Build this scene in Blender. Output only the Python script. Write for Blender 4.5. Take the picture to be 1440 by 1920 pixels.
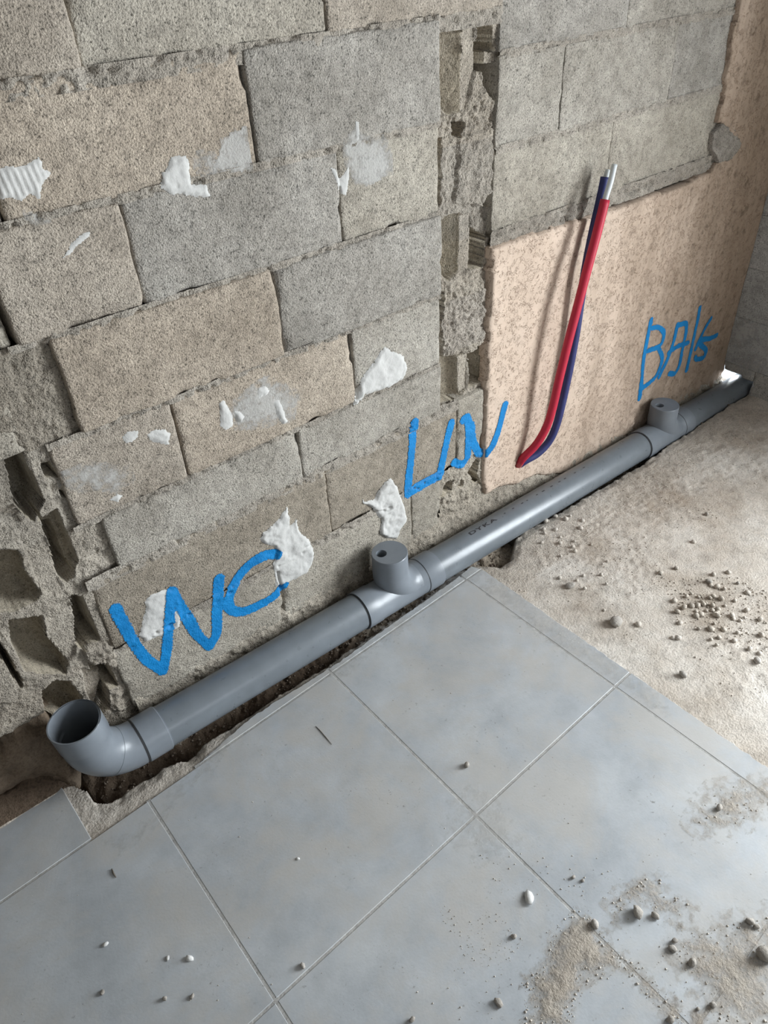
import bpy, bmesh, math, random
import numpy as np
from mathutils import Vector, Matrix
from mathutils.bvhtree import BVHTree

for o in list(bpy.data.objects):
    bpy.data.objects.remove(o)
sc = bpy.context.scene
COL = sc.collection
random.seed(7)
PI = math.pi

# ------------------------------------------------------------------ camera
FPX = 1400.0                                  # focal length in pixels of the 1440x1920 frame
CAM = np.array([0.0, -1.416, 1.707])
ROT = np.array([[0.76877913, -0.63771877, -0.04788973],
                [-0.42453825, -0.4529131, -0.78398788],
                [0.4782739, 0.62304454, -0.61892615]])
cam_d = bpy.data.cameras.new('camera')
cam = bpy.data.objects.new('camera', cam_d)
COL.objects.link(cam)
cam_d.sensor_fit = 'AUTO'
cam_d.sensor_width = 36.0
cam_d.lens = FPX / 1920.0 * 36.0
cam_d.clip_start = 0.02
mw = Matrix.Identity(4)
for i in range(3):
    mw[i][0] = ROT[0][i]
    mw[i][1] = -ROT[1][i]
    mw[i][2] = -ROT[2][i]
    mw[i][3] = CAM[i]
cam.matrix_world = mw
sc.camera = cam

# ------------------------------------------------------------------ world, lights, exposure
wd = bpy.data.worlds.new('daylight')
sc.world = wd
wd.use_nodes = True
bg = wd.node_tree.nodes['Background']
bg.inputs[0].default_value = (0.80, 0.90, 1.0, 1)
bg.inputs[1].default_value = 1.0
vs = sc.view_settings
vs.view_transform = 'Standard'
vs.look = 'None'
vs.gamma = 1.0
vs.use_curve_mapping = False
vs.exposure = 0.84
sc.cycles.max_bounces = 5
sc.cycles.diffuse_bounces = 4
sc.cycles.glossy_bounces = 2
sc.cycles.transparent_max_bounces = 8


def area(name, loc, target, sx, sy, power, color):
    d = bpy.data.lights.new(name, 'AREA')
    d.shape = 'RECTANGLE'
    d.size, d.size_y = sx, sy
    d.energy = power
    d.color = color
    o = bpy.data.objects.new(name, d)
    COL.objects.link(o)
    o.location = loc
    o.rotation_euler = (Vector(target) - Vector(loc)).to_track_quat('-Z', 'Y').to_euler()
    return o


FAR_X = 3.04
DOOR_Y = (-2.95, -1.45)
# daylight entering by the doorway in the right-hand wall; fill lamp added behind the camera
area('doorway_daylight', (FAR_X + 0.60, -2.35, 1.45), (0, -1.3, 0.5), 2.0, 2.3, 215, (0.90, 0.96, 1.0))
area('back_fill', (0.9, -3.32, 1.55), (0.9, 0, 1.4), 1.35, 1.15, 3, (0.95, 0.97, 1.0))


# ------------------------------------------------------------------ pixel helpers (photograph 1440x1920)
def ray(px, py):
    return ROT.T @ np.array([px - 720.0, py - 960.0, FPX])


def PW(px, py, y=0.0):
    r = ray(px, py)
    return CAM + r * ((y - CAM[1]) / r[1])


def PF(px, py, z=0.0):
    r = ray(px, py)
    return CAM + r * ((z - CAM[2]) / r[2])


def PX(px, py, x=FAR_X):
    r = ray(px, py)
    return CAM + r * (x / r[0])


def wpoly(pts):
    return np.array([PW(*p)[[0, 2]] for p in pts])


def fpoly(pts, z=0.0):
    return np.array([PF(p[0], p[1], z)[:2] for p in pts])


# ------------------------------------------------------------------ numpy noise
def _h(ix, iy, iz, s):
    n = (ix * 374761393 + iy * 668265263 + iz * 2147483647 + s * 1274126177) & 0xFFFFFFFF
    n = ((n ^ (n >> 13)) * 1274126177) & 0xFFFFFFFF
    n = ((n ^ (n >> 16)) * 2246822519) & 0xFFFFFFFF
    return ((n ^ (n >> 15)) & 0xFFFFFF) / float(0xFFFFFF) * 2 - 1


def vn(x, y, s=0):
    x = np.asarray(x, float); y = np.asarray(y, float)
    ix = np.floor(x).astype(np.int64); iy = np.floor(y).astype(np.int64)
    fx = x - ix; fy = y - iy
    fx = fx * fx * (3 - 2 * fx); fy = fy * fy * (3 - 2 * fy)
    a = _h(ix, iy, 0, s); b = _h(ix + 1, iy, 0, s); c = _h(ix, iy + 1, 0, s); d = _h(ix + 1, iy + 1, 0, s)
    return (a * (1 - fx) + b * fx) * (1 - fy) + (c * (1 - fx) + d * fx) * fy


def fbm(x, y, sc_, oct_=4, s=0, gain=0.5):
    v = 0.0; a = 1.0; t = 0.0
    for i in range(oct_):
        v = v + a * vn(x * sc_, y * sc_, s + i * 17)
        t += a; a *= gain; sc_ *= 2.03
    return v / t


def sstep(a, b, x):
    t = np.clip((x - a) / (b - a), 0, 1)
    return t * t * (3 - 2 * t)


def inpoly(X, Y, poly):
    r = np.zeros(X.shape, bool)
    n = len(poly)
    j = n - 1
    for i in range(n):
        xi, yi = poly[i]; xj, yj = poly[j]
        if yi != yj:
            c = ((yi > Y) != (yj > Y)) & (X < (xj - xi) * (Y - yi) / (yj - yi) + xi)
            r ^= c
        j = i
    return r


def segdist(X, Y, pts, closed=False):
    d = np.full(X.shape, 1e9)
    n = len(pts)
    for i in range(n if closed else n - 1):
        ax, ay = pts[i]; bx, by = pts[(i + 1) % n]
        dx, dy = bx - ax, by - ay
        L = dx * dx + dy * dy + 1e-12
        t = np.clip(((X - ax) * dx + (Y - ay) * dy) / L, 0, 1)
        d = np.minimum(d, np.hypot(X - ax - t * dx, Y - ay - t * dy))
    return d


def sdpoly(X, Y, poly):
    d = segdist(X, Y, poly, True)
    return np.where(inpoly(X, Y, poly), d, -d)


def smooth_line(pts, n=8):
    """Catmull-Rom through points"""
    p = [np.array(q, float) for q in pts]
    p = [2 * p[0] - p[1]] + p + [2 * p[-1] - p[-2]]
    out = []
    for i in range(1, len(p) - 2):
        for k in range(n):
            t = k / n
            out.append(0.5 * ((2 * p[i]) + (-p[i - 1] + p[i + 1]) * t + (2 * p[i - 1] - 5 * p[i] + 4 * p[i + 1] - p[i + 2]) * t * t + (-p[i - 1] + 3 * p[i] - 3 * p[i + 1] + p[i + 2]) * t ** 3))
    out.append(p[-2])
    return out


# ------------------------------------------------------------------ objects
def obj(name, mesh, mats=None, parent=None, label=None, cat=None, group=None, kind=None):
    o = bpy.data.objects.new(name, mesh)
    COL.objects.link(o)
    if mats is not None and mesh is not None:
        for m in (mats if isinstance(mats, (list, tuple)) else [mats]):
            mesh.materials.append(m)
    if parent is not None:
        o.parent = parent
    for k, v in (('label', label), ('category', cat), ('group', group), ('kind', kind)):
        if v:
            o[k] = v
    return o


def me_from(name, v, f, smooth=True, midx=None):
    m = bpy.data.meshes.new(name)
    if isinstance(f, np.ndarray):
        nf, k = f.shape
        m.vertices.add(len(v)); m.vertices.foreach_set('co', np.asarray(v, np.float32).ravel())
        m.loops.add(nf * k); m.loops.foreach_set('vertex_index', f.astype(np.int32).ravel())
        m.polygons.add(nf)
        m.polygons.foreach_set('loop_start', np.arange(0, nf * k, k, dtype=np.int32))
        m.polygons.foreach_set('loop_total', np.full(nf, k, np.int32))
        m.update(calc_edges=True)
    else:
        m.from_pydata([tuple(q) for q in v], [], f)
        m.update()
    if midx is not None:
        m.polygons.foreach_set('material_index', np.asarray(midx, np.int32))
    if smooth:
        m.polygons.foreach_set('use_smooth', np.ones(len(m.polygons), bool))
    m.validate()
    return m


def grid_faces(nu, nv, keep=None, flip=False):
    i = np.arange(nu - 1)[:, None] * nv + np.arange(nv - 1)[None, :]
    f = np.stack([i, i + nv, i + nv + 1, i + 1], -1).reshape(-1, 4)
    if flip:
        f = f[:, ::-1]
    if keep is not None:
        k = keep
        kk = (k[:-1, :-1] & k[1:, :-1] & k[1:, 1:] & k[:-1, 1:]).reshape(-1)
        return f[kk], kk
    return f, None


def compact(v, f, *attrs):
    used = np.unique(f)
    mp = np.full(len(v), -1); mp[used] = np.arange(len(used))
    return (v[used], mp[f]) + tuple(a[used] for a in attrs)


# ------------------------------------------------------------------ materials
def newmat(name):
    m = bpy.data.materials.new(name)
    m.use_nodes = True
    nt = m.node_tree
    b = nt.nodes['Principled BSDF']
    return m, nt, b


def N(nt, t, **kw):
    n = nt.nodes.new(t)
    for k, v in kw.items():
        setattr(n, k, v)
    return n


def noise(nt, co, scale, detail=4, rough=0.55, dist=0.0):
    n = N(nt, 'ShaderNodeTexNoise')
    n.inputs['Scale'].default_value = scale
    n.inputs['Detail'].default_value = detail
    n.inputs['Roughness'].default_value = rough
    n.inputs['Distortion'].default_value = dist
    nt.links.new(co, n.inputs['Vector'])
    return n.outputs['Fac']


def ramp(nt, fac, stops):
    r = N(nt, 'ShaderNodeValToRGB')
    e = r.color_ramp.elements
    while len(e) < len(stops):
        e.new(0.5)
    for q, (p, c) in zip(e, stops):
        q.position = p
        q.color = (c[0], c[1], c[2], 1) if isinstance(c, (tuple, list)) else (c, c, c, 1)
    nt.links.new(fac, r.inputs['Fac'])
    return r.outputs['Color']


def mix(nt, fac, a, b, mode='MIX'):
    m = N(nt, 'ShaderNodeMix', data_type='RGBA', blend_type=mode)
    if isinstance(fac, (int, float)):
        m.inputs['Factor'].default_value = fac
    else:
        nt.links.new(fac, m.inputs['Factor'])
    for s, v in (('A', a), ('B', b)):
        sock = [q for q in m.inputs if q.name == s and q.type == 'RGBA'][0]
        if isinstance(v, (tuple, list)):
            sock.default_value = (v[0], v[1], v[2], 1)
        else:
            nt.links.new(v, sock)
    return [q for q in m.outputs if q.type == 'RGBA'][0]


def math_(nt, op, a, b=0.0, c=0.0):
    m = N(nt, 'ShaderNodeMath', operation=op)
    for i, v in enumerate((a, b, c)):
        if isinstance(v, (int, float)):
            m.inputs[i].default_value = v
        else:
            nt.links.new(v, m.inputs[i])
    return m.outputs[0]


def bump(nt, h, strength, dist, normal=None):
    b = N(nt, 'ShaderNodeBump')
    b.inputs['Strength'].default_value = strength
    b.inputs['Distance'].default_value = dist
    nt.links.new(h, b.inputs['Height'])
    if normal is not None:
        nt.links.new(normal, b.inputs['Normal'])
    return b.outputs['Normal']


def coords(nt):
    return N(nt, 'ShaderNodeNewGeometry').outputs['Position']


def mat_block(name, c_dark, c_mid, c_light, rough_amp=1.0):
    """concrete block: grains and pits; tint differs per block through the object colour"""
    m, nt, b = newmat(name)
    L = nt.links.new
    co = coords(nt)
    big = noise(nt, co, 4.5, 4, 0.62)
    mid = noise(nt, co, 42, 2, 0.6)
    fine = noise(nt, co, 300, 1, 0.7)
    pit = noise(nt, co, 150, 2, 0.7)
    vor = N(nt, 'ShaderNodeTexVoronoi'); vor.inputs['Scale'].default_value = 150
    L(co, vor.inputs['Vector'])
    base = ramp(nt, big, [(0.3, c_dark), (0.5, c_mid), (0.7, c_light)])
    oi = N(nt, 'ShaderNodeObjectInfo')
    base = mix(nt, 1.0, base, oi.outputs['Color'], 'MULTIPLY')
    base = mix(nt, 0.75, base, ramp(nt, pit, [(0.27, 0.22), (0.37, 0.72), (0.45, 1.0), (0.62, 1.02), (0.74, 1.35)]), 'MULTIPLY')
    g1 = ramp(nt, fine, [(0.28, 0.55), (0.45, 0.95), (0.6, 1.04), (0.74, 1.25)])
    base = mix(nt, 0.85, base, g1, 'MULTIPLY')
    g2 = ramp(nt, mid, [(0.35, 0.78), (0.5, 1.0), (0.68, 1.14)])
    base = mix(nt, 0.8, base, g2, 'MULTIPLY')
    L(base, b.inputs['Base Color'])
    b.inputs['Roughness'].default_value = 0.93
    b.inputs['Specular IOR Level'].default_value = 0.2
    h = math_(nt, 'ADD', math_(nt, 'MULTIPLY', fine, 1.0), math_(nt, 'MULTIPLY', vor.outputs['Distance'], 0.5))
    h = math_(nt, 'ADD', math_(nt, 'ADD', h, math_(nt, 'MULTIPLY', mid, 0.7)), math_(nt, 'MULTIPLY', pit, 1.1))
    L(bump(nt, h, 0.5 * rough_amp, 0.005), b.inputs['Normal'])
    return m


M_BLOCK = mat_block('concrete_block', (0.265, 0.243, 0.212), (0.345, 0.32, 0.285), (0.415, 0.39, 0.352))
M_MORTAR = mat_block('lime_mortar', (0.27, 0.245, 0.215), (0.345, 0.318, 0.282), (0.43, 0.40, 0.36), 1.25)
M_CAVITY = mat_block('shade_tinted_block_inside', (0.26, 0.235, 0.19), (0.33, 0.30, 0.25), (0.40, 0.37, 0.32), 0.7)  # warm brown put into the colour for shade and bounced light in the cells
M_GREYWALL = mat_block('grey_block_wall', (0.35, 0.345, 0.33), (0.41, 0.405, 0.39), (0.47, 0.465, 0.45), 0.35)


def mat_crepi():
    m, nt, b = newmat('peach_scratched_render')
    L = nt.links.new
    co = coords(nt)
    # worm tracks: narrow band of a distorted noise
    w1 = noise(nt, co, 75, 2, 0.5, 1.8)
    w1 = math_(nt, 'ABSOLUTE', math_(nt, 'SUBTRACT', w1, 0.5))
    cut = noise(nt, co, 60, 3, 0.6)
    trk = math_(nt, 'MULTIPLY', ramp(nt, w1, [(0.0, 1.0), (0.018, 0.85), (0.042, 0.0)]), ramp(nt, cut, [(0.46, 0.0), (0.54, 1.0)]))
    big = noise(nt, co, 2.3, 5, 0.6)
    mid = noise(nt, co, 17, 4, 0.6)
    base = ramp(nt, big, [(0.3, (0.50, 0.385, 0.30)), (0.5, (0.585, 0.46, 0.365)), (0.7, (0.64, 0.515, 0.42))])
    # streaky brown weathering plus painted-in light falloff towards the far corner
    sx = N(nt, 'ShaderNodeSeparateXYZ'); L(co, sx.inputs[0])
    far = math_(nt, 'MULTIPLY_ADD', sx.outputs['X'], 0.8, -1.58)
    st = N(nt, 'ShaderNodeMapping'); st.inputs['Scale'].default_value = (9, 1, 2.2)
    L(co, st.inputs['Vector'])
    stn = noise(nt, st.outputs[0], 1.0, 5, 0.65)
    dirt = math_(nt, 'ADD', far, math_(nt, 'MULTIPLY_ADD', stn, 1.5, -0.75))
    dirt_shade_mask = ramp(nt, dirt, [(0.0, 0.0), (0.5, 0.7), (1.0, 0.95)])
    base = mix(nt, dirt_shade_mask, base, (0.30, 0.225, 0.165))
    spots = ramp(nt, noise(nt, co, 22, 4, 0.7), [(0.55, 0.0), (0.68, 0.85)])
    base = mix(nt, math_(nt, 'MULTIPLY', spots, dirt_shade_mask), base, (0.12, 0.09, 0.065))
    base = mix(nt, 0.5, base, ramp(nt, mid, [(0.3, 0.85), (0.7, 1.1)]), 'MULTIPLY')
    base = mix(nt, math_(nt, 'MULTIPLY', trk, 0.8), base, (0.24, 0.16, 0.11))
    L(base, b.inputs['Base Color'])
    b.inputs['Roughness'].default_value = 0.9
    b.inputs['Specular IOR Level'].default_value = 0.2
    h = math_(nt, 'ADD', math_(nt, 'MULTIPLY', noise(nt, co, 120, 3, 0.6), 0.35), math_(nt, 'MULTIPLY', trk, -0.45))
    L(bump(nt, h, 0.8, 0.004), b.inputs['Normal'])
    return m


M_CREPI = mat_crepi()


def mat_tile():
    m, nt, b = newmat('grey_floor_tile')
    L = nt.links.new
    co = coords(nt)
    big = noise(nt, co, 3.2, 6, 0.62)
    mid = noise(nt, co, 11, 5, 0.7)
    base = ramp(nt, big, [(0.32, (0.335, 0.355, 0.375)), (0.5, (0.41, 0.43, 0.45)), (0.68, (0.475, 0.49, 0.50))])
    base = mix(nt, 0.55, base, ramp(nt, mid, [(0.3, 0.80), (0.5, 1.0), (0.72, 1.16)]), 'MULTIPLY')
    dust = noise(nt, co, 4.3, 6, 0.68, 0.4)
    dm = ramp(nt, dust, [(0.43, 0.0), (0.62, 0.9)])
    base = mix(nt, math_(nt, 'MULTIPLY', dm, 0.75), base, (0.45, 0.425, 0.39))
    speck = ramp(nt, noise(nt, co, 75, 3, 0.7), [(0.62, 0.0), (0.70, 0.7)])
    speck = math_(nt, 'MULTIPLY', speck, ramp(nt, noise(nt, co, 6, 3, 0.6), [(0.5, 0.0), (0.62, 1.0)]))
    base = mix(nt, speck, base, (0.17, 0.16, 0.15))
    L(base, b.inputs['Base Color'])
    rg = math_(nt, 'MULTIPLY_ADD', dm, 0.22, 0.40)
    L(rg, b.inputs['Roughness'])
    b.inputs['Specular IOR Level'].default_value = 0.5
    h = math_(nt, 'ADD', math_(nt, 'MULTIPLY', mid, 0.6), math_(nt, 'MULTIPLY', noise(nt, co, 180, 2, 0.5), 0.2))
    L(bump(nt, h, 0.25, 0.004), b.inputs['Normal'])
    return m


M_TILE = mat_tile()


def mat_sandy(name, d, mi, l, gr=1.0, rough=0.95):
    m, nt, b = newmat(name)
    L = nt.links.new
    co = coords(nt)
    big = noise(nt, co, 3.5, 6, 0.62)
    mid = noise(nt, co, 22, 3, 0.65)
    fine = noise(nt, co, 170, 2, 0.65)
    base = ramp(nt, big, [(0.32, d), (0.5, mi), (0.66, l)])
    base = mix(nt, 0.75, base, ramp(nt, mid, [(0.3, 0.72), (0.5, 1.0), (0.7, 1.12)]), 'MULTIPLY')
    base = mix(nt, 0.6 * gr, base, ramp(nt, fine, [(0.3, 0.6), (0.5, 1.0), (0.7, 1.2)]), 'MULTIPLY')
    L(base, b.inputs['Base Color'])
    b.inputs['Roughness'].default_value = rough
    b.inputs['Specular IOR Level'].default_value = 0.2
    h = math_(nt, 'ADD', math_(nt, 'MULTIPLY', mid, 1.0), math_(nt, 'MULTIPLY', fine, 0.6))
    L(bump(nt, h, 0.7 * gr, 0.006), b.inputs['Normal'])
    return m


M_SCREED = mat_sandy('sandy_screed', (0.37, 0.31, 0.25), (0.51, 0.455, 0.395), (0.61, 0.565, 0.51), 0.85)
M_EDGE = mat_sandy('broken_screed', (0.38, 0.33, 0.275), (0.48, 0.425, 0.365), (0.57, 0.52, 0.46), 1.2)
M_SOIL = mat_sandy('damp_brown_soil', (0.075, 0.052, 0.036), (0.125, 0.09, 0.064), (0.20, 0.155, 0.115), 1.3)
M_SOIL2 = mat_sandy('sandy_brown_soil', (0.22, 0.175, 0.13), (0.32, 0.265, 0.205), (0.42, 0.36, 0.29), 1.2)
M_BANK = mat_sandy('brown_earth', (0.13, 0.095, 0.068), (0.19, 0.145, 0.105), (0.26, 0.21, 0.16), 1.2)
M_GROUT = mat_sandy('dusty_grout', (0.37, 0.365, 0.35), (0.41, 0.40, 0.385), (0.45, 0.44, 0.42), 0.6)
M_STONE = mat_sandy('grey_pebble', (0.27, 0.245, 0.215), (0.36, 0.33, 0.295), (0.45, 0.42, 0.385), 0.7)
M_GRIT = mat_sandy('sandy_grit', (0.40, 0.35, 0.29), (0.52, 0.47, 0.41), (0.62, 0.57, 0.51), 0.8)
M_CRUMB = mat_sandy('earth_crumbs', (0.15, 0.115, 0.088), (0.26, 0.21, 0.165), (0.42, 0.36, 0.30), 1.0)
M_CHALK = mat_sandy('white_chip', (0.56, 0.55, 0.53), (0.62, 0.61, 0.59), (0.66, 0.65, 0.63), 0.3)
M_ROOM = mat_sandy('bare_room_wall', (0.19, 0.18, 0.165), (0.23, 0.22, 0.205), (0.27, 0.26, 0.245), 0.4)


def mat_plain(name, col, rough, spec=0.5, var=0.08, bscale=0, bstr=0.0):
    m, nt, b = newmat(name)
    L = nt.links.new
    co = coords(nt)
    n1 = noise(nt, co, 18, 4, 0.6)
    base = ramp(nt, n1, [(0.3, tuple(c * (1 - var) for c in col)), (0.7, tuple(min(1, c * (1 + var)) for c in col))])
    L(base, b.inputs['Base Color'])
    r = math_(nt, 'MULTIPLY_ADD', noise(nt, co, 40, 3, 0.6), 0.16, rough - 0.08)
    L(r, b.inputs['Roughness'])
    b.inputs['Specular IOR Level'].default_value = spec
    if bscale:
        L(bump(nt, noise(nt, co, bscale, 3, 0.6), bstr, 0.003), b.inputs['Normal'])
    return m


M_PVC = mat_plain('grey_pvc', (0.150, 0.168, 0.186), 0.30, 0.5, 0.10)
M_PVC_L = mat_plain('grey_pvc_fitting', (0.185, 0.205, 0.23), 0.33, 0.5, 0.08)
M_RUBBER = mat_plain('black_rubber_seal', (0.02, 0.02, 0.022), 0.6)
M_INK = mat_plain('black_ink', (0.03, 0.03, 0.035), 0.6)
M_RED = mat_plain('red_plastic_sheath', (0.47, 0.016, 0.045), 0.5, 0.4, 0.10)


def dusty_foot(m, z0, z1, col):
    nt = m.node_tree; b = nt.nodes['Principled BSDF']
    src = b.inputs['Base Color'].links[0].from_socket
    co = coords(nt)
    sx = N(nt, 'ShaderNodeSeparateXYZ'); nt.links.new(co, sx.inputs[0])
    f = math_(nt, 'ADD', math_(nt, 'MULTIPLY_ADD', sx.outputs['Z'], -1.0 / (z1 - z0), z1 / (z1 - z0)), math_(nt, 'MULTIPLY_ADD', noise(nt, co, 60, 4, 0.65), 2.0, -1.0))
    f = ramp(nt, f, [(0.25, 0.0), (0.8, 0.75)])
    nt.links.new(mix(nt, f, src, col), b.inputs['Base Color'])


dusty_foot(M_RED, 0.12, 0.22, (0.50, 0.24, 0.20))
M_BLUE = mat_plain('navy_plastic_sheath', (0.030, 0.036, 0.135), 0.5, 0.4, 0.10)
M_WHITE = mat_plain('white_plastic_pipe', (0.62, 0.65, 0.66), 0.45, 0.4, 0.04)
M_PLASTER = mat_plain('white_plaster', (0.54, 0.53, 0.51), 0.85, 0.2, 0.14, 90, 0.5)
M_TWIG = mat_plain('dark_sliver', (0.12, 0.10, 0.08), 0.8)


def mat_film(name, col, col2, fscale, soft, thr, rough=0.7, bstr=0.5, opac=1.0):
    """thin coat whose ragged edge comes from the 'm' attribute (0 outside .. 1 inside)"""
    m, nt, b = newmat(name)
    L = nt.links.new
    co = coords(nt)
    at = N(nt, 'ShaderNodeAttribute', attribute_name='m')
    n1 = noise(nt, co, fscale, 4, 0.65)
    n2 = noise(nt, co, 12, 4, 0.6)
    base = ramp(nt, n2, [(0.3, col), (0.7, col2)])
    L(base, b.inputs['Base Color'])
    b.inputs['Roughness'].default_value = rough
    b.inputs['Specular IOR Level'].default_value = 0.25
    L(bump(nt, noise(nt, co, 190, 3, 0.6), bstr, 0.004), b.inputs['Normal'])
    a = math_(nt, 'ADD', at.outputs['Fac'], math_(nt, 'MULTIPLY_ADD', n1, 1.6, -0.8))
    a = ramp(nt, a, [(thr, 0.0), (min(1.0, thr + soft), opac)])
    L(a, b.inputs['Alpha'])
    return m


M_SPRAY = mat_film('blue_spray_paint', (0.004, 0.165, 0.43), (0.008, 0.225, 0.55), 160, 0.22, 0.2, 0.55, 0.6)
M_SMEAR = mat_film('thin_plaster_smear', (0.46, 0.445, 0.42), (0.54, 0.525, 0.50), 55, 0.5, 0.42, 0.85, 0.7, 0.75)
M_SANDFILM = mat_film('sand_dusting', (0.40, 0.345, 0.285), (0.50, 0.445, 0.38), 38, 0.65, 0.30, 0.95, 0.9, 0.85)

M_DUSTFILM = mat_film('pale_dust', (0.50, 0.485, 0.46), (0.58, 0.565, 0.54), 45, 0.7, 0.30, 0.95, 0.5, 0.5)

# ------------------------------------------------------------------ the setting: main wall
BVV, BVF = [], []       # collected wall surface for draping


def collect(me):
    o = sum(len(q) for q in BVV)
    v = np.empty(len(me.vertices) * 3, np.float32); me.vertices.foreach_get('co', v)
    BVV.append(v.reshape(-1, 3))
    for p in me.polygons:
        BVF.append(tuple(i + o for i in p.vertices))


def box_mesh(name, x0, x1, y0, y1, z0, z1):
    v = [(x, y, z) for x in (x0, x1) for y in (y0, y1) for z in (z0, z1)]
    f = [(0, 1, 3, 2), (4, 6, 7, 5), (0, 4, 5, 1), (2, 3, 7, 6), (0, 2, 6, 4), (1, 5, 7, 3)]
    return me_from(name, v, f, smooth=False)


wall_back = obj('wall_back', box_mesh('wall_back', -1.7, FAR_X + 0.2, 0.14, 0.22, -0.3, 2.55), M_MORTAR, kind='structure',
                label='rough concrete block wall with chases, sprayed letters and a peach rendered part')


def block_mesh(name, u0, u1, v0, v1, front=0.0, depth=0.13, seed=0, chip=1.0, to3=None, res=0.0095, arris=0.0030):
    """one concrete block: uneven outline, rounded arrises, chipped edges, shallow relief"""
    def axis(a, b):
        n = max(3, int((b - a - 0.010) / res))
        return np.concatenate([[a, a + 0.0025], np.linspace(a + 0.006, b - 0.006, n), [b - 0.0025, b]])
    us, vs_ = axis(u0, u1), axis(v0, v1)
    U, V = np.meshgrid(us, vs_, indexing='ij')
    du = np.minimum(U - u0, u1 - U); dv = np.minimum(V - v0, v1 - V)
    e = np.minimum(du, dv)
    S = seed * 13
    D = np.full(U.shape, front) + 0.0016 * fbm(U, V, 26, 3, S) + 0.0022 * fbm(U, V, 4, 2, S + 5) + 0.0011 * vn(U * 150, V * 150, S + 9)
    D += arris * (1 - sstep(0, 0.0045, e))
    # chipped arrises
    c = fbm(U, V, 16, 3, S + 31)
    D += chip * 0.014 * sstep(0.12, 0.5, c) * (1 - sstep(0.0, 0.016, e))
    # outline wobble
    Uw = U + 0.0028 * fbm(U * 0 + V, U * 0 + seed, 22, 3, S + 3) * (1 - sstep(0, 0.03, du))
    Vw = V + 0.0026 * fbm(U, U * 0 + seed, 18, 3, S + 4) * (1 - sstep(0, 0.03, dv))
    # round the four corners of the outline
    cr = 0.009
    cu = np.clip(cr - du, 0, None); cv = np.clip(cr - dv, 0, None)
    rr = np.hypot(cu, cv)
    D += 0.010 * sstep(cr * 1.0, cr * 1.4, rr)
    nu, nv = U.shape
    front_v = np.stack([Uw, D, Vw], -1).reshape(-1, 3)
    f, _ = grid_faces(nu, nv)
    # skirt
    ring = [(i, 0) for i in range(nu)] + [(nu - 1, j) for j in range(1, nv)] + [(i, nv - 1) for i in range(nu - 2, -1, -1)] + [(0, j) for j in range(nv - 2, 0, -1)]
    ids = np.array([i * nv + j for i, j in ring])
    back = front_v[ids].copy(); back[:, 1] = depth
    n0 = len(front_v); k = len(ids)
    a = ids; b = np.roll(ids, -1); c_ = n0 + np.roll(np.arange(k), -1); d = n0 + np.arange(k)
    f = np.concatenate([f, np.stack([a, d, c_, b], -1)])
    v = np.concatenate([front_v, back])
    if to3 is not None:
        v = to3(v)
    return me_from(name, v, f)


TAN = (1.12, 1.02, 0.92, 1)
TAN2 = (1.06, 0.99, 0.92, 1)
GRY = (1.0, 0.985, 0.955, 1)
GRY2 = (0.93, 0.925, 0.92, 1)
MID = (1.03, 1.0, 0.94, 1)
BRN = (0.86, 0.80, 0.72, 1)

bseed = [0]


def wblock(x0, x1, z0, z1, col, front=0.0, gap=0.0018, parent=wall_back, chip=0.8, arris=0.0030):
    bseed[0] += 1
    jit = random.uniform(-0.002, 0.0025)
    me = block_mesh('concrete_block', x0 + gap, x1 - gap, z0 + 0.0036, z1 - 0.0036, front + jit, 0.135, bseed[0], chip, arris=arris)
    o = obj('concrete_block', me, M_BLOCK, parent)
    o.color = col
    collect(me)
    return o


J = [1.540, 1.333, 1.126, 0.913, 0.706, 0.552, 0.315, 0.105]
# course above the first visible bed joint and one more out of frame
wblock(-0.48, 0.02, J[0], 1.745, TAN2)
wblock(0.02, 0.517, J[0], 1.745, TAN2, -0.004)
wblock(0.517, 1.02, J[0], 1.745, MID)
wblock(1.02, 1.523, J[0], 1.745, TAN2, 0.001)
for a, b, c in ((-0.68, -0.18, MID), (-0.18, 0.32, TAN2), (0.32, 0.82, MID), (0.82, 1.523, GRY)):
    wblock(a, b, 1.745, 1.95, c)
# main courses
wblock(-0.18, 0.32, J[1], J[0], MID)
wblock(0.32, 0.822, J[1], J[0], TAN, 0.003)
wblock(0.822, 1.323, J[1], J[0], GRY2, -0.001)
wblock(0.268, 0.522, J[2], J[1], TAN2, 0.0)
wblock(0.522, 1.020, J[2], J[1], GRY2, 0.002)
wblock(1.020, 1.323, J[2], J[1], MID, 0.003)
wblock(0.323, 0.822, J[3], J[2], TAN, -0.001)
wblock(0.822, 1.326, J[3], J[2], GRY2, -0.003)
wblock(0.252, 0.522, J[4], J[3], TAN2, 0.002)
wblock(0.522, 1.020, J[4], J[3], TAN, 0.0)
wblock(1.020, 1.326, J[4], J[3], GRY, 0.001)
wblock(0.300, 0.826, J[5], J[4], GRY, 0.0)
wblock(0.826, 1.326, J[5], J[4], GRY, -0.002)
wblock(0.226, 0.898, J[6], J[5], BRN, 0.006)
wblock(0.898, 1.400, J[6], J[5], BRN, 0.006)
wblock(1.400, 1.516, J[6], 0.560, MID, 0.006)
wblock(0.216, 0.700, J[7], J[6], MID, 0.003)
wblock(0.700, 1.200, J[7], J[6], MID, 0.003)
wblock(1.200, 1.325, J[7], J[6], MID, 0.004)
# left of the broken strip, out of frame
for a, b, c, d in ((-0.23, 0.262, J[2], J[1]), (-0.18, 0.22, J[3], J[2]), (-0.48, -0.28, J[4], J[3]), (-0.48, -0.28, J[6], J[4])):
    wblock(a, b, c, d, MID, 0.012)
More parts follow.
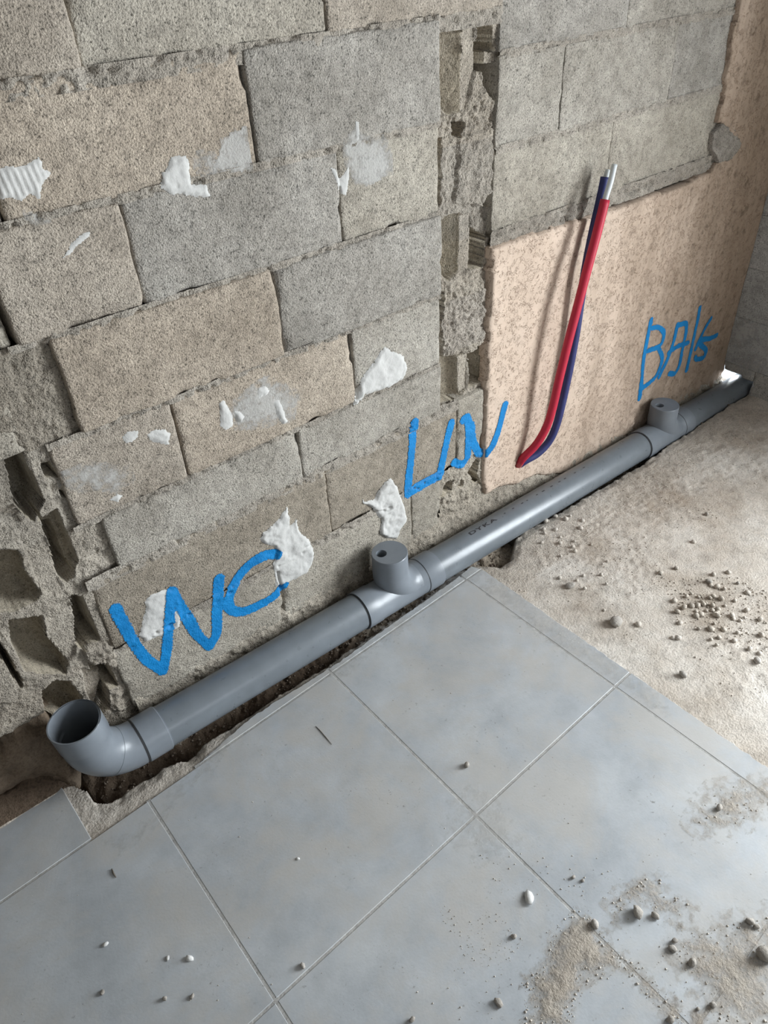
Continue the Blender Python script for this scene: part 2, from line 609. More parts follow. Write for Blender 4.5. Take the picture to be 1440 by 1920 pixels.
# right of the chase, behind the render
R = [1.65, 1.446, 1.235, 1.018]
for a, b, c in ((1.528, 2.02, GRY2), (2.02, 2.60, GRY)):
    wblock(a, b, R[1], R[0], c, 0.014, 0.0003, chip=0.15, arris=0.0012)
for a, b, c in ((1.528, 1.771, GRY), (1.771, 2.275, GRY), (2.275, 2.66, GRY2)):
    wblock(a, b, R[2], R[1], c, 0.014, 0.0003, chip=0.15, arris=0.0012)
for a, b, c in ((1.526, 2.022, MID), (2.022, 2.74, MID)):
    wblock(a, b, R[3], R[2], c, 0.014, 0.0003, chip=0.15, arris=0.0012)
wblock(1.528, 2.27, R[0], 1.85, GRY, 0.014)


# ------------------------------------------------------------------ height-field pieces of the wall
def hf_wall(name, x0, x1, z0, z1, res, yf, mats, parent, label=None, keep=None, midx=None, wob=0.0, kind=None, coll=True, thick=None):
    nx = max(2, int(round((x1 - x0) / res)) + 1); nz = max(2, int(round((z1 - z0) / res)) + 1)
    X, Z = np.meshgrid(np.linspace(x0, x1, nx), np.linspace(z0, z1, nz), indexing='ij')
    Y = yf(X, Z)
    k = keep(X, Z) if keep is not None else None
    f, kk = grid_faces(nx, nz, k)
    if len(f) == 0:
        return None
    v = np.stack([X, Y, Z], -1).reshape(-1, 3)
    mi = None
    if midx is not None:
        mm = midx(X, Z)
        mi = np.maximum(mm[:-1, :-1], mm[1:, 1:]).reshape(-1)
        if kk is not None:
            mi = mi[kk]
    v, f = compact(v, f)
    if thick is not None:
        # close the rim: skirt along boundary edges back to y = thick
        from collections import Counter
        cnt = Counter()
        for q in f:
            for a in range(4):
                e = (int(q[a]), int(q[(a + 1) % 4]))
                cnt[tuple(sorted(e))] += 1
        extra = []; newv = []; mapb = {}
        for q in f:
            for a in range(4):
                e = (int(q[a]), int(q[(a + 1) % 4]))
                if cnt[tuple(sorted(e))] == 1:
                    for w in e:
                        if w not in mapb:
                            mapb[w] = len(v) + len(newv)
                            newv.append((v[w][0], thick, v[w][2]))
                    extra.append((e[1], e[0], mapb[e[0]], mapb[e[1]]))
        if extra:
            v = np.concatenate([v, np.array(newv)]); f = np.concatenate([f, np.array(extra)])
            if mi is not None:
                mi = np.concatenate([mi, np.zeros(len(extra), int)])
    me = me_from(name, v, f, midx=mi)
    if coll:
        collect(me)
    return obj(name, me, mats, parent, label=label, kind=kind)


def bed(x0, x1, zc, h, y0=0.0035, amp=0.004, seed=0, res=0.005):
    """one bed joint: a rough strip of mortar, recessed here and flush there"""
    def yf(X, Z):
        return y0 + amp * fbm(X, Z, 34, 4, seed, 0.6) + 0.003 * fbm(X, Z, 5, 2, seed + 40) + 0.010 * sstep(0.25, 0.75, vn(X * 75, Z * 120, seed + 3))
    o = hf_wall('mortar_joint', x0, x1, zc - h / 2, zc + h / 2, res, yf, M_MORTAR, wall_back)
    o.color = (0.97, 0.94, 0.90, 1)
    return o


bed(-0.4, 1.52, J[0] - 0.012, 0.034, 0.0005, 0.006, 1)
bed(-0.1, 1.325, J[1], 0.018, 0.001, 0.005, 2)
bed(0.25, 1.325, J[2], 0.016, 0.002, 0.006, 3)
bed(0.25, 1.325, J[3], 0.016, 0.003, 0.006, 4)
bed(0.24, 1.325, J[4], 0.016, 0.0035, 0.006, 5)
bed(0.22, 1.40, J[5] - 0.004, 0.036, 0.0025, 0.005, 6)
bed(0.22, 1.33, J[6], 0.030, 0.0025, 0.003, 7)
bed(1.528, 2.62, R[1], 0.022, 0.0115, 0.003, 8)
bed(1.528, 2.62, R[2], 0.022, 0.0115, 0.003, 9)
bed(1.524, 2.72, R[3] - 0.012, 0.052, 0.011, 0.010, 10)
bed(1.528, 2.62, R[0], 0.018, 0.014, 0.003, 11)
bed(-0.48, 1.52, 1.745, 0.016, 0.004, 0.004, 12)


# ---- broken strips (hollow cells, webs, mortar fill): ordered polygons with depth
def c1(*p): return [(780 + a / 4.8, b / 4.8) for a, b in p]
def c2(*p): return [(780 + a / 4.8, 380 + b / 4.8) for a, b in p]
def c3(*p): return [(740 + a / 6.0, 740 + b / 6.0) for a, b in p]
def c4(*p): return [(a / 4.571, 580 + b / 4.571) for a, b in p]
def c5(*p): return [(a / 4.8, 960 + b / 4.8) for a, b in p]


def layered(layers, base, base_rough, seed, jag=0.003):
    """y(x,z) and material(x,z) from polygons: (pixel polygon, depth, roughness, material, cell)"""
    pre = [(wpoly(p), d, r, m, c) for p, d, r, m, c in layers]

    def ev(X, Z):
        jx = jag * fbm(X, Z, 45, 3, seed + 1); jz = jag * fbm(X, Z, 45, 3, seed + 2)
        Xw, Zw = X + jx, Z + jz
        Y = np.full(X.shape, base); Rg = np.full(X.shape, base_rough); Mi = np.zeros(X.shape, int)
        for poly, d, r, m, cell in pre:
            k = inpoly(Xw, Zw, poly)
            if not k.any():
                continue
            if isinstance(cell, tuple):
                u = np.clip((Xw - poly[:, 0].min()) / (poly[:, 0].max() - poly[:, 0].min()), 0, 1) ** 1.4
                yy = d * (1 - u) + cell[0] * u
            elif cell:
                sd = sdpoly(Xw, Zw, poly)
                w = max(1e-3, sd[k].max())
                prof = np.sqrt(np.clip(1 - (1 - np.clip(sd / w, 0, 1)) ** 2, 0, 1))
                yy = cell + (d - cell) * prof
            else:
                yy = np.full(X.shape, d)
            Y = np.where(k, yy, Y); Rg = np.where(k, r, Rg); Mi = np.where(k, m, Mi)
        nz_ = 0.7 * fbm(X, Z, 38, 4, seed + 5, 0.62) + 0.5 * np.abs(fbm(X, Z, 85, 3, seed + 7, 0.6))
        Y = Y + Rg * nz_
        return Y, Mi
    return ev


chase = layered([
    (c1((245, 330), (330, 215), (475, 195), (480, 600), (470, 1020), (330, 1040), (235, 900), (195, 780), (205, 560)), 0.085, 0.004, 1, (0.030,)),
    (c1((480, 180), (615, 165), (605, 620), (560, 800), (520, 1010), (470, 1010), (480, 600)), 0.030, 0.004, 0, 0),
    (c1((620, 165), (735, 235), (775, 480), (795, 560), (785, 1020), (740, 900), (660, 830), (640, 650), (600, 640)), 0.13, 0.008, 1, 0),
    (c1((690, 470), (800, 470), (800, 560), (690, 590)), 0.030, 0.012, 0, 0),
    (c1((220, 1030), (330, 1050), (520, 1010), (560, 1010), (600, 840), (625, 650), (665, 650), (675, 820), (755, 920), (745, 1150), (440, 1250), (210, 1220)), 0.020, 0.020, 0, 0),
    (c1((400, 1110), (490, 1105), (455, 1260), (395, 1230)), 0.095, 0.006, 1, 0),
    (c1((225, 1280), (300, 1240), (285, 1860), (210, 1920)), 0.085, 0.006, 1, 0),
    (c1((290, 1245), (400, 1255), (435, 1450), (390, 1840), (275, 1800)), 0.022, 0.016, 0, 0),
    (c1((440, 1250), (745, 1165), (725, 1750), (640, 1850), (390, 1850), (440, 1500)), 0.014, 0.014, 0, 0),
    (c1((655, 1800), (730, 1740), (730, 1870), (660, 1890)), 0.10, 0.006, 1, 0),
    (c2((560, 40), (720, 60), (720, 330), (560, 260)), 0.040, 0.014, 0, 0),
    (c2((250, 200), (320, 140), (455, 105), (445, 640), (340, 720), (270, 640), (245, 300)), 0.080, 0.003, 1, (0.030,)),
    (c2((450, 140), (555, 100), (545, 600), (470, 665), (440, 640)), 0.028, 0.004, 0, 0),
    (c2((552, 240), (690, 320), (640, 600), (535, 610)), 0.13, 0.008, 1, 0),
    (c2((230, 650), (330, 725), (470, 670), (540, 610), (660, 590), (645, 800), (260, 820)), 0.018, 0.015, 0, 0),
    (c2((225, 840), (300, 830), (275, 1410), (235, 1420)), 0.070, 0.006, 1, 0),
    (c2((290, 810), (650, 780), (645, 1250), (540, 1350), (275, 1400), (260, 1100)), 0.010, 0.020, 0, 0),
    (c2((205, 1470), (260, 1410), (400, 1395), (525, 1375), (518, 1690), (420, 1790), (240, 1825), (215, 1640)), 0.085, 0.003, 1, (0.035,)),
    (c2((432, 1410), (525, 1380), (520, 1690), (440, 1750)), 0.032, 0.005, 0, 0),
    (c2((527, 1350), (655, 1280), (650, 1620), (530, 1690)), 0.135, 0.006, 1, 0),
], 0.022, 0.012, 100, 0.0022)


def chase_piece(name, z0, z1, col):
    o = hf_wall(name, 1.316, 1.540, z0, z1, 0.0026, lambda X, Z: chase(X, Z)[0], [M_MORTAR, M_CAVITY], wall_back,
                midx=lambda X, Z: chase(X, Z)[1])
    o.color = col
    return o


for nm, a, b, c in (('broken_block', 1.270, 1.550, (1.05, 1.0, 0.93, 1)), ('mortar_fill', 1.030, 1.270, (0.95, 0.92, 0.88, 1)),
                    ('broken_block', 0.878, 1.030, (1.05, 1.0, 0.93, 1)), ('mortar_fill', 0.722, 0.878, (0.95, 0.91, 0.87, 1)),
                    ('broken_block', 0.552, 0.722, (1.05, 1.0, 0.93, 1))):
    chase_piece(nm, a, b, c)

# broken foot of the chase, under the second word
foot = layered([
    (c3((530, 1140), (620, 1000), (690, 985), (660, 1060), (690, 1150), (640, 1180)), 0.10, 0.006, 1, 0),
    (c3((720, 1060), (760, 970), (800, 980), (780, 1050)), 0.08, 0.006, 1, 0),
    (c3((850, 880), (930, 740), (985, 690), (950, 900), (985, 1020), (900, 1000)), 0.09, 0.008, 1, 0),
    (c3((480, 1180), (690, 1080), (850, 1080), (900, 1320), (500, 1400)), 0.004, 0.020, 0, 0),
], 0.008, 0.014, 200)
o = hf_wall('broken_block', 1.318, 1.530, -0.08, 0.318, 0.003, lambda X, Z: foot(X, Z)[0], [M_MORTAR, M_CAVITY], wall_back, midx=lambda X, Z: foot(X, Z)[1])
o.color = (1.08, 1.03, 0.95, 1)

# broken strip at the left
left = layered([
    (c4((-900, 300), (60, 480), (200, 800), (265, 1050), (180, 1090), (-900, 1040)), 0.010, 0.004, 0, 0),
    (c4((270, 1060), (430, 1180), (400, 1350), (330, 1280)), 0.012, 0.008, 0, 0),
    (c4((180, 1080), (265, 1060), (330, 1280), (480, 1640), (390, 1670), (270, 1330)), 0.012, 0.007, 0, 0),
    (c4((-900, 1190), (80, 1200), (190, 1760), (250, 1810), (170, 1860), (-900, 1700)), 0.045, 0.004, 0, 0),
    (c4((60, 1170), (175, 1165), (395, 1670), (310, 1840), (250, 1810), (190, 1750)), 0.135, 0.006, 1, 0),
    (c4((365, 1360), (445, 1335), (525, 1460), (420, 1460)), 0.07, 0.006, 1, 0),
    (c4((525, 1570), (580, 1590), (650, 1650), (560, 1640)), 0.06, 0.004, 1, 0),
    (c4((480, 1640), (640, 1660), (680, 1790), (600, 1840), (500, 1700)), 0.018, 0.008, 0, 0),
    (c5((330, 0), (400, 90), (530, 0), (720, 470), (680, 610), (620, 665), (560, 640), (470, 330)), 0.06, 0.008, 1, 0),
    (c5((425, 200), (540, 180), (690, 600), (610, 665), (500, 420)), 0.13, 0.006, 1, 0),
    (c5((225, 310), (330, 150), (400, 110), (440, 270), (500, 440), (560, 650), (590, 715), (480, 765), (390, 745), (300, 520)), 0.020, 0.005, 0, 0),
    (c5((-900, 370), (190, 375), (240, 560), (395, 760), (340, 835), (150, 930), (-900, 910)), 0.105, 0.006, 1, 0.05),
    (c5((95, 1010), (400, 965), (440, 1160), (630, 1370), (615, 1490), (400, 1490), (240, 1455), (130, 1230)), 0.095, 0.006, 1, 0.05),
    (c5((440, 980), (650, 785), (710, 990), (712, 1230), (690, 1330), (640, 1375), (460, 1170)), 0.022, 0.006, 0, 0),
    (c5((655, 775), (765, 795), (925, 1185), (830, 1205), (770, 1265), (715, 1235), (708, 990)), 0.13, 0.006, 1, 0),
    (c5((760, 785), (835, 705), (1005, 1175), (930, 1195)), 0.010, 0.007, 0, 0),
    (c5((755, 1265), (960, 1190), (1065, 1300), (1055, 1430), (960, 1370), (830, 1400)), 0.000, 0.018, 0, 0),
    (c5((770, 1440), (960, 1490), (965, 1600), (900, 1840), (800, 1660)), 0.045, 0.004, 0, 0),
    (c5((825, 1395), (985, 1380), (1075, 1580), (1010, 1800), (960, 1840), (905, 1850), (965, 1590), (955, 1490), (860, 1530)), 0.115, 0.010, 1, 0),
    (c5((980, 1600), (1080, 1590), (1150, 1810), (1010, 1800)), 0.010, 0.022, 0, 0),
    (c5((-900, 1330), (90, 1420), (170, 1650), (150, 1730), (-900, 1770)), 0.004, 0.004, 0, 0),
    (c5((0, 1180), (80, 1300), (215, 1560), (225, 1650), (130, 1500), (0, 1290)), 0.13, 0.006, 1, 0),
    (c5((20, 1105), (85, 1105), (255, 1500), (205, 1540), (80, 1300)), 0.012, 0.008, 0, 0),
    (c5((395, 1640), (490, 1565), (650, 1565), (760, 1700), (800, 1900), (440, 1900)), 0.10, 0.004, 1, 0.04),
], 0.014, 0.011, 300, 0.0018)
for nm, a, b, c in (('mortar_fill', 0.915, 1.128, (0.80, 0.76, 0.70, 1)), ('broken_block', 0.700, 0.915, (0.98, 0.95, 0.9, 1)),
                    ('broken_block', 0.500, 0.700, (1.0, 0.96, 0.9, 1)), ('broken_block', 0.330, 0.500, (1.0, 0.96, 0.9, 1)),
                    ('broken_block', 0.030, 0.330, (1.05, 1.0, 0.93, 1))):
    o = hf_wall(nm, -0.30, 0.330, a, b, 0.003, lambda X, Z: left(X, Z)[0] + 0.08 * sstep(0.25, 0.19, Z) * sstep(0.05, 0.02, X), [M_MORTAR, M_CAVITY], wall_back, midx=lambda X, Z: left(X, Z)[1])
    o.color = c


# brown earth below it, down to the tiles
heap = hf_wall('earth_bank', -0.40, 0.045, -0.06, 0.250, 0.004,
               lambda X, Z: -0.012 + 0.06 * sstep(0.015, 0.045, X) + 0.012 * sstep(0.26, 0.16, Z) + 0.05 * sstep(0.12, 0.0, Z) * sstep(0.02, -0.08, X) - 0.016 * fbm(X, Z, 22, 4, 311, 0.6) + 0.05 * sstep(0.195, 0.240, Z + 0.02 * vn(X * 40, Z * 0, 312)),
               M_BANK, wall_back, label='brown earth bank')


# granular mortar spilled along the foot of the wall, behind the pipe
def base_y(X, Z):
    top = 0.175 + 0.03 * fbm(X, X * 0, 5, 3, 51) - 0.035 * sstep(0.9, 1.5, X) - 0.06 * sstep(1.6, 2.4, X)
    t = sstep(top, top - 0.05, Z)
    return 0.016 - t * (0.013 + 0.028 * sstep(0.12, -0.06, Z)) - t * (0.012 * fbm(X, Z, 28, 4, 52, 0.62) + 0.008 * np.abs(fbm(X, Z, 70, 3, 53)))


o = hf_wall('mortar_spill', 0.225, FAR_X, -0.10, 0.20, 0.004, base_y, M_MORTAR, wall_back)
o.color = (1.1, 1.05, 0.97, 1)

# ---- peach render coat
crepi_px = [(922, 463), (940, 458), (1000, 438), (1060, 420), (1110, 402), (1170, 384), (1230, 364), (1290, 343), (1332, 318), (1352, 292),
            (1372, 268), (1362, 246), (1346, 228), (1356, 190), (1362, 140), (1370, 80), (1378, 40), (1388, 0), (1400, -80), (1420, -200)]
crepi_poly = [tuple(q) for q in wpoly(crepi_px)]
crepi_poly += [(FAR_X + 0.02, 1.9), (FAR_X + 0.02, -0.08), (2.45, -0.06), (2.0, 0.00), (1.86, 0.06), (1.785, 0.095), (1.70, 0.10), (1.60, 0.135), (1.535, 0.13), (1.520, 0.165), (1.516, 0.40), (1.513, 0.70)]
crepi_poly = np.array(crepi_poly)
hole_c = PW(972, 868)[[0, 2]]


def crepi_y(X, Z):
    y = -0.006 + 0.0016 * fbm(X, Z, 30, 3, 61) + 0.004 * fbm(X, Z, 3.0, 2, 62)
    # y = y + 0.007 * np.exp(-((X - 1.66 - 0.02 * (Z - 0.3)) / 0.016) ** 2) * sstep(0.75, 0.45, Z) * sstep(0.12, 0.25, Z)     # soft vertical dent
    sd = sdpoly(X, Z, crepi_poly)
    y = y + 0.006 * (1 - sstep(0.0, 0.012, sd))
    hd = np.hypot(X - hole_c[0], (Z - hole_c[1]))
    y = y + 0.05 * (1 - sstep(0.010, 0.022, hd))
    lowr = sstep(0.16, 0.02, Z)
    y = y - lowr * (0.006 + 0.010 * fbm(X, Z, 24, 4, 63))
    return y


def crepi_keep(X, Z):
    jx = 0.006 * fbm(X, Z, 30, 3, 64); jz = 0.006 * fbm(X, Z, 30, 3, 65)
    return inpoly(X + jx, Z + jz, crepi_poly)


crepi = hf_wall('render_coat', 1.49, FAR_X + 0.0, -0.06, 1.80, 0.006, crepi_y, M_CREPI, wall_back, keep=crepi_keep, thick=0.035,
                label='peach scratched render coat')
# grey cement patch at the ragged edge of the render
cp = wpoly([(1338, 250), (1352, 232), (1376, 244), (1388, 268), (1372, 298), (1345, 304), (1334, 280)])
o = hf_wall('cement_patch', cp[:, 0].min() - .01, cp[:, 0].max() + .01, cp[:, 1].min() - .01, cp[:, 1].max() + .01, 0.004,
            lambda X, Z: -0.006 - 0.004 * sstep(0, 0.03, sdpoly(X, Z, cp)) + 0.006 * fbm(X, Z, 30, 3, 66), M_MORTAR, wall_back,
            keep=lambda X, Z: sdpoly(X + .006 * fbm(X, Z, 30, 3, 67), Z, cp) > -0.002, thick=0.03)
o.color = (0.85, 0.83, 0.81, 1)

# ------------------------------------------------------------------ right-hand wall with the doorway, rest of the room
wall_right = obj('wall_right', box_mesh('wall_right', FAR_X + 0.14, FAR_X + 0.20, -1.45, 0.2, 0.12, 2.55), M_GREYWALL, kind='structure',
                 label='grey concrete block wall closing the right end')


def far_map(v):
    # local u -> -y, depth -> +x
    return np.stack([FAR_X + v[:, 1], -v[:, 0], v[:, 2]], -1)


zr = [0.105, 0.315, 0.525, 0.735, 0.945, 1.155, 1.365, 1.575, 1.785, 1.995, 2.205, 2.415]
for i in range(len(zr) - 1):
    cuts = [0.0, 0.5, 1.0, 1.45] if i % 2 else [0.0, 0.26, 0.76, 1.26, 1.45]
    for a, b in zip(cuts[:-1], cuts[1:]):
        me = block_mesh('concrete_block', a, b, zr[i], zr[i + 1], random.uniform(-0.001, 0.001), 0.14, 900 + i, 0.0, far_map, 0.03, 0.0008)
        o = obj('concrete_block', me, M_GREYWALL, wall_right)
        o.color = (1, 1, 1, 1)
# foot of that wall: two blocks with the hole for the pipe between
me = block_mesh('concrete_block', 0.150, 1.45, -0.10, 0.104, 0.001, 0.14, 950, 1.0, far_map, 0.012)
o = obj('concrete_block', me, M_GREYWALL, wall_right); o.color = (0.98, 0.95, 0.9, 1)


me = block_mesh('concrete_block', 0.002, 0.150, 0.055, 0.104, 0.001, 0.14, 951, 1.5, far_map, 0.008)
o = obj('concrete_block', me, M_GREYWALL, wall_right); o.color = (0.98, 0.95, 0.9, 1)


def room_box(name, b, m=M_ROOM, label=None):
    return obj(name, box_mesh(name, *b), m, kind='structure', label=label)


w2 = obj('wall_right_pier', box_mesh('wall_right_pier', FAR_X, FAR_X + 0.2, -3.4, DOOR_Y[0], -0.1, 2.55), M_GREYWALL, wall_right)
w3 = obj('lintel', box_mesh('lintel', FAR_X, FAR_X + 0.2, DOOR_Y[0], DOOR_Y[1], 2.18, 2.55), M_GREYWALL, wall_right)
room_box('ceiling', (-1.7, FAR_X + 0.2, -3.6, 0.2, 2.5, 2.6), label='plain grey ceiling slab')
room_box('wall_left', (-1.8, -1.65, -3.6, 0.2, -0.2, 2.55), label='plain block wall closing the left end')
wf = room_box('wall_front', (-1.7, 0.2, -3.6, -3.4, -0.2, 2.55), label='plain wall behind the viewer with an opening added for fill light')  # unseen opening added to go with the fill lamp
obj('wall_pier', box_mesh('wall_pier', 1.6, FAR_X + 0.2, -3.6, -3.4, -0.2, 2.55), M_ROOM, wf)
obj('wall_apron', box_mesh('wall_apron', 0.2, 1.6, -3.6, -3.4, -0.2, 0.95), M_ROOM, wf)
obj('wall_head', box_mesh('wall_head', 0.2, 1.6, -3.6, -3.4, 2.15, 2.55), M_ROOM, wf)

# pale plaster smears low on the right-hand wall
def far_smear(px, seed, soft):
    p = np.array([PX(a, b)[1:] for a, b in px])
    y0, z0 = p.min(0) - 0.02; y1, z1 = p.max(0) + 0.02
    Yg, Zg = np.meshgrid(np.linspace(y0, y1, 40), np.linspace(z0, z1, 40), indexing='ij')
    S = sdpoly(Yg + 0.012 * fbm(Yg, Zg, 20, 3, seed), Zg + 0.012 * fbm(Yg, Zg, 20, 3, seed + 5), p)
    f, _ = grid_faces(40, 40, (S > 0) & (Yg < -0.012))
    if len(f) == 0:
        return
    v = np.stack([np.full(Yg.shape, FAR_X - 0.004), Yg, Zg], -1).reshape(-1, 3)
    v, f, m = compact(v, f, np.clip(S / soft * 0.5 + 0.5, 0, 1).ravel())
    me = me_from('plaster_smear', v, f)
    at = me.attributes.new('m', 'FLOAT', 'POINT'); at.data.foreach_set('value', m.astype(np.float32))
    obj('plaster_smear', me, M_SMEAR, wall_right)


far_smear([(1362, 612), (1395, 592), (1425, 602), (1428, 635), (1395, 655), (1366, 648)], 431, 0.05)
far_smear([(1375, 668), (1405, 660), (1440, 668), (1450, 700), (1400, 705), (1375, 695)], 432, 0.09)

# ------------------------------------------------------------------ floor
floor = obj('floor', box_mesh('floor', -1.7, FAR_X + 0.3, -3.6, 0.2, -0.30, -0.14), M_SCREED, kind='structure',
            label='floor of grey tiles and bare sandy screed with a pipe trench')

PIPE_Y, PIPE_R = -0.080, 0.0575


def pipe_z(x):
    return 0.088 - 0.034 * x


# outer edge of the trench, x -> y
TE = np.array([(-0.060, 0.03), (-0.017, 0.03), (0.027, -0.064), (0.031, -0.105), (0.053, -0.130), (0.135, -0.127), (0.21, -0.127), (0.266, -0.148), (0.317, -0.136),
               (0.445, -0.136), (0.564, -0.134), (0.701, -0.139), (0.803, -0.132), (0.968, -0.130), (1.15, -0.128), (1.355, -0.118), (1.385, -0.150), (1.430, -0.188), (1.48, -0.190),
               (1.525, -0.160), (1.565, -0.125), (1.64, -0.118), (1.75, -0.128), (1.932, -0.140), (2.29, -0.146), (2.748, -0.146), (3.3, -0.146)])


def te(x):
    return np.interp(x, TE[:, 0], TE[:, 1])


def trench_z(X, Y):
    edge = te(X) + 0.007 * fbm(X, X * 0 + 1, 26, 4, 71)
    d = Y - edge                       # > 0 inside
    depth = np.interp(X, [-0.1, 0.0, 0.30, 0.60, 1.0, 1.35, 1.9, 3.1], [0.10, 0.115, 0.10, 0.06, 0.048, 0.034, 0.085, 0.095])
    z_in = -depth + 0.016 * fbm(X, Y, 22, 4, 72, 0.6) + 0.008 * np.abs(fbm(X, Y, 60, 3, 73)) + 0.03 * sstep(0.06, 0.14, d) * (X < 1.6)
    bed_ = -0.0125 + 0.0015 * fbm(X, Y, 40, 3, 74)
    bed_ = np.where(X < 0.75, -0.0055 + 0.0035 * fbm(X, Y, 34, 4, 77, 0.6), bed_)
    bed_ = np.where(X > 1.362, -0.006 + scr(X, Y), bed_)
    # bare broken screed round the hole, where the tile has gone
    z = bed_ + (z_in - bed_) * sstep(0.000, 0.020, d)
    z = z - 0.010 * sstep(-0.03, 0.0, d) * (0.6 + 0.8 * fbm(X, Y, 40, 3, 75))
    # earth heaped at the foot of the broken strip, left of the elbow
    m = sstep(0.02, -0.06, X) * sstep(-0.035, 0.075, Y)
    z = np.where(m > 0, np.maximum(z, -0.10) * (1 - m) + m * (0.075 + 0.02 * fbm(X, Y, 18, 3, 76)), z)
    return z


def scr(X, Y):
    """relief of the bare screed"""
    z = 0.006 * fbm(X, Y, 2.2, 2, 81) + 0.0022 * fbm(X, Y, 9, 2, 82)
    rough = sstep(-0.1, 0.35, fbm(X, Y, 3.0, 2, 83))
    z = z + rough * (0.0032 * np.abs(fbm(X, Y, 34, 3, 84)) + 0.002 * fbm(X, Y, 80, 2, 85))
    return z


def hf_floor(name, x0, x1, y0, y1, res, zf, mats, parent, midx=None, keep=None, label=None, kind=None):
    nx = int(round((x1 - x0) / res)) + 1; ny = int(round((y1 - y0) / res)) + 1
    X, Y = np.meshgrid(np.linspace(x0, x1, nx), np.linspace(y0, y1, ny), indexing='ij')
    Z = zf(X, Y)
    k = keep(X, Y) if keep is not None else None
    f, kk = grid_faces(nx, ny, k)
    v = np.stack([X, Y, Z], -1).reshape(-1, 3)
    mi = None
    if midx is not None:
        mm = midx(X, Y, Z)
        mi = mm[:-1, :-1].reshape(-1)
        if kk is not None:
            mi = mi[kk]
    v, f = compact(v, f)
    me = me_from(name, v, f, midx=mi)
    return obj(name, me, mats, parent, label=label, kind=kind)


FV, FF = [], []
soil = hf_floor('trench_bed', -0.42, FAR_X + 0.2, -0.30, 0.10, 0.0048, trench_z, [M_EDGE, M_SOIL, M_SOIL2], floor,
                midx=lambda X, Y, Z: np.where((Z < -0.026) | ((X < 0.03) & (Y > -0.02)), np.where(X + 0.25 * fbm(X, Y, 12, 3, 79) > 0.95, 2, 1), 0), label='brown earth trench with a broken screed edge')
hf_floor('sandy_screed', 1.352, FAR_X + 0.02, -3.4, -1.69, 0.02, lambda X, Y: -0.006 + scr(X, Y), M_SCREED, floor)
screed = hf_floor('sandy_screed', 1.352, FAR_X + 0.02, -1.7, -0.295, 0.006, lambda X, Y: -0.006 + scr(X, Y), M_SCREED, floor, label='bare sandy screed')

# tiles: grid lines measured in the photograph
GX = [-1.05, -0.452, 0.135, 0.724, 1.288, 1.362]


def gy(x, k):
    return (-0.196 + 0.028 * x) - 0.588 * k


def tile_obj(pts, ragged=(), seed=0, dz=0.0):
    """slab from an outline; edges whose index is in 'ragged' are hacked, the rest straight"""
    out = []
    n = len(pts)
    for i in range(n):
        a = np.array(pts[i]); b = np.array(pts[(i + 1) % n])
        if i in ragged:
            L = np.linalg.norm(b - a); k = max(2, int(L / 0.006))
            nrm = np.array([-(b - a)[1], (b - a)[0]]) / max(L, 1e-6)
            for q in range(k):
                t = q / k
                p = a + (b - a) * t
                w = min(1.0, 6 * t, 6 * (1 - t) + 0.2)
                out.append(p + nrm * w * float(0.0045 * fbm(np.array([p[0]]), np.array([p[1]]), 60, 4, seed, 0.6)[0]))
        else:
            out.append(a)
    bm = bmesh.new()
    top = [bm.verts.new((p[0], p[1], dz)) for p in out]
    bm.faces.new(top)
    r = bmesh.ops.extrude_face_region(bm, geom=bm.faces[:])
    for v in r['geom']:
        if isinstance(v, bmesh.types.BMVert):
            v.co.z -= 0.0115
    bmesh.ops.recalc_face_normals(bm, faces=bm.faces[:])
    te_ = [e for e in bm.edges if all(abs(v.co.z - dz) < 1e-6 for v in e.verts)]
    bmesh.ops.bevel(bm, geom=te_, offset=0.0012, segments=1, affect='EDGES')
    me = bpy.data.meshes.new('floor_tile')
    bm.to_mesh(me); bm.free()
    return obj('floor_tile', me, M_TILE, floor)


g = 0.0030
# strip along the trench
def strip(x0, x1, cut, sd_):
    pts = [(x0, gy(x0, 0) + g), (x1, gy(x1, 0) + g)] + [tuple(c) for c in cut[::-1]]
    tile_obj(pts, set(range(1, len(pts))) if cut is not None else (), sd_)


strip(0.285, GX[3] - g, [(0.290, -0.184), (0.363, -0.168), (0.463, -0.152), (0.56, -0.152), (0.70, -0.156), (GX[3] - g, -0.156)], 1)
strip(GX[3] + g, GX[4] - g, [(GX[3] + g, -0.157), (0.80, -0.156), (0.88, -0.150), (0.987, -0.145), (1.15, -0.139), (GX[4] - g, -0.131)], 2)
strip(GX[4] + g, GX[5], [(GX[4] + g, -0.131), (1.345, -0.125)], 3)
# tile left of the hole, sawn edge towards it
tile_obj([(GX[1] + g, gy(GX[1], 0) + g), (-0.016, gy(-0.016, 0) + g), (-0.020, 0.022), (-0.10, 0.05), (GX[1] + g, 0.06)], (2, 3), 4)
for k in range(3):
    for i in range(len(GX) - 1):
        x0, x1 = GX[i] + g, GX[i + 1] - g
        if i == len(GX) - 2:
            x1 = GX[-1]
        tile_obj([(x0, gy(x0, k + 1) + g), (x1, gy(x1, k + 1) + g), (x1, gy(x1, k) - g), (x0, gy(x0, k) - g)], (1,) if i == len(GX) - 2 else (), 10 + k * 7 + i)
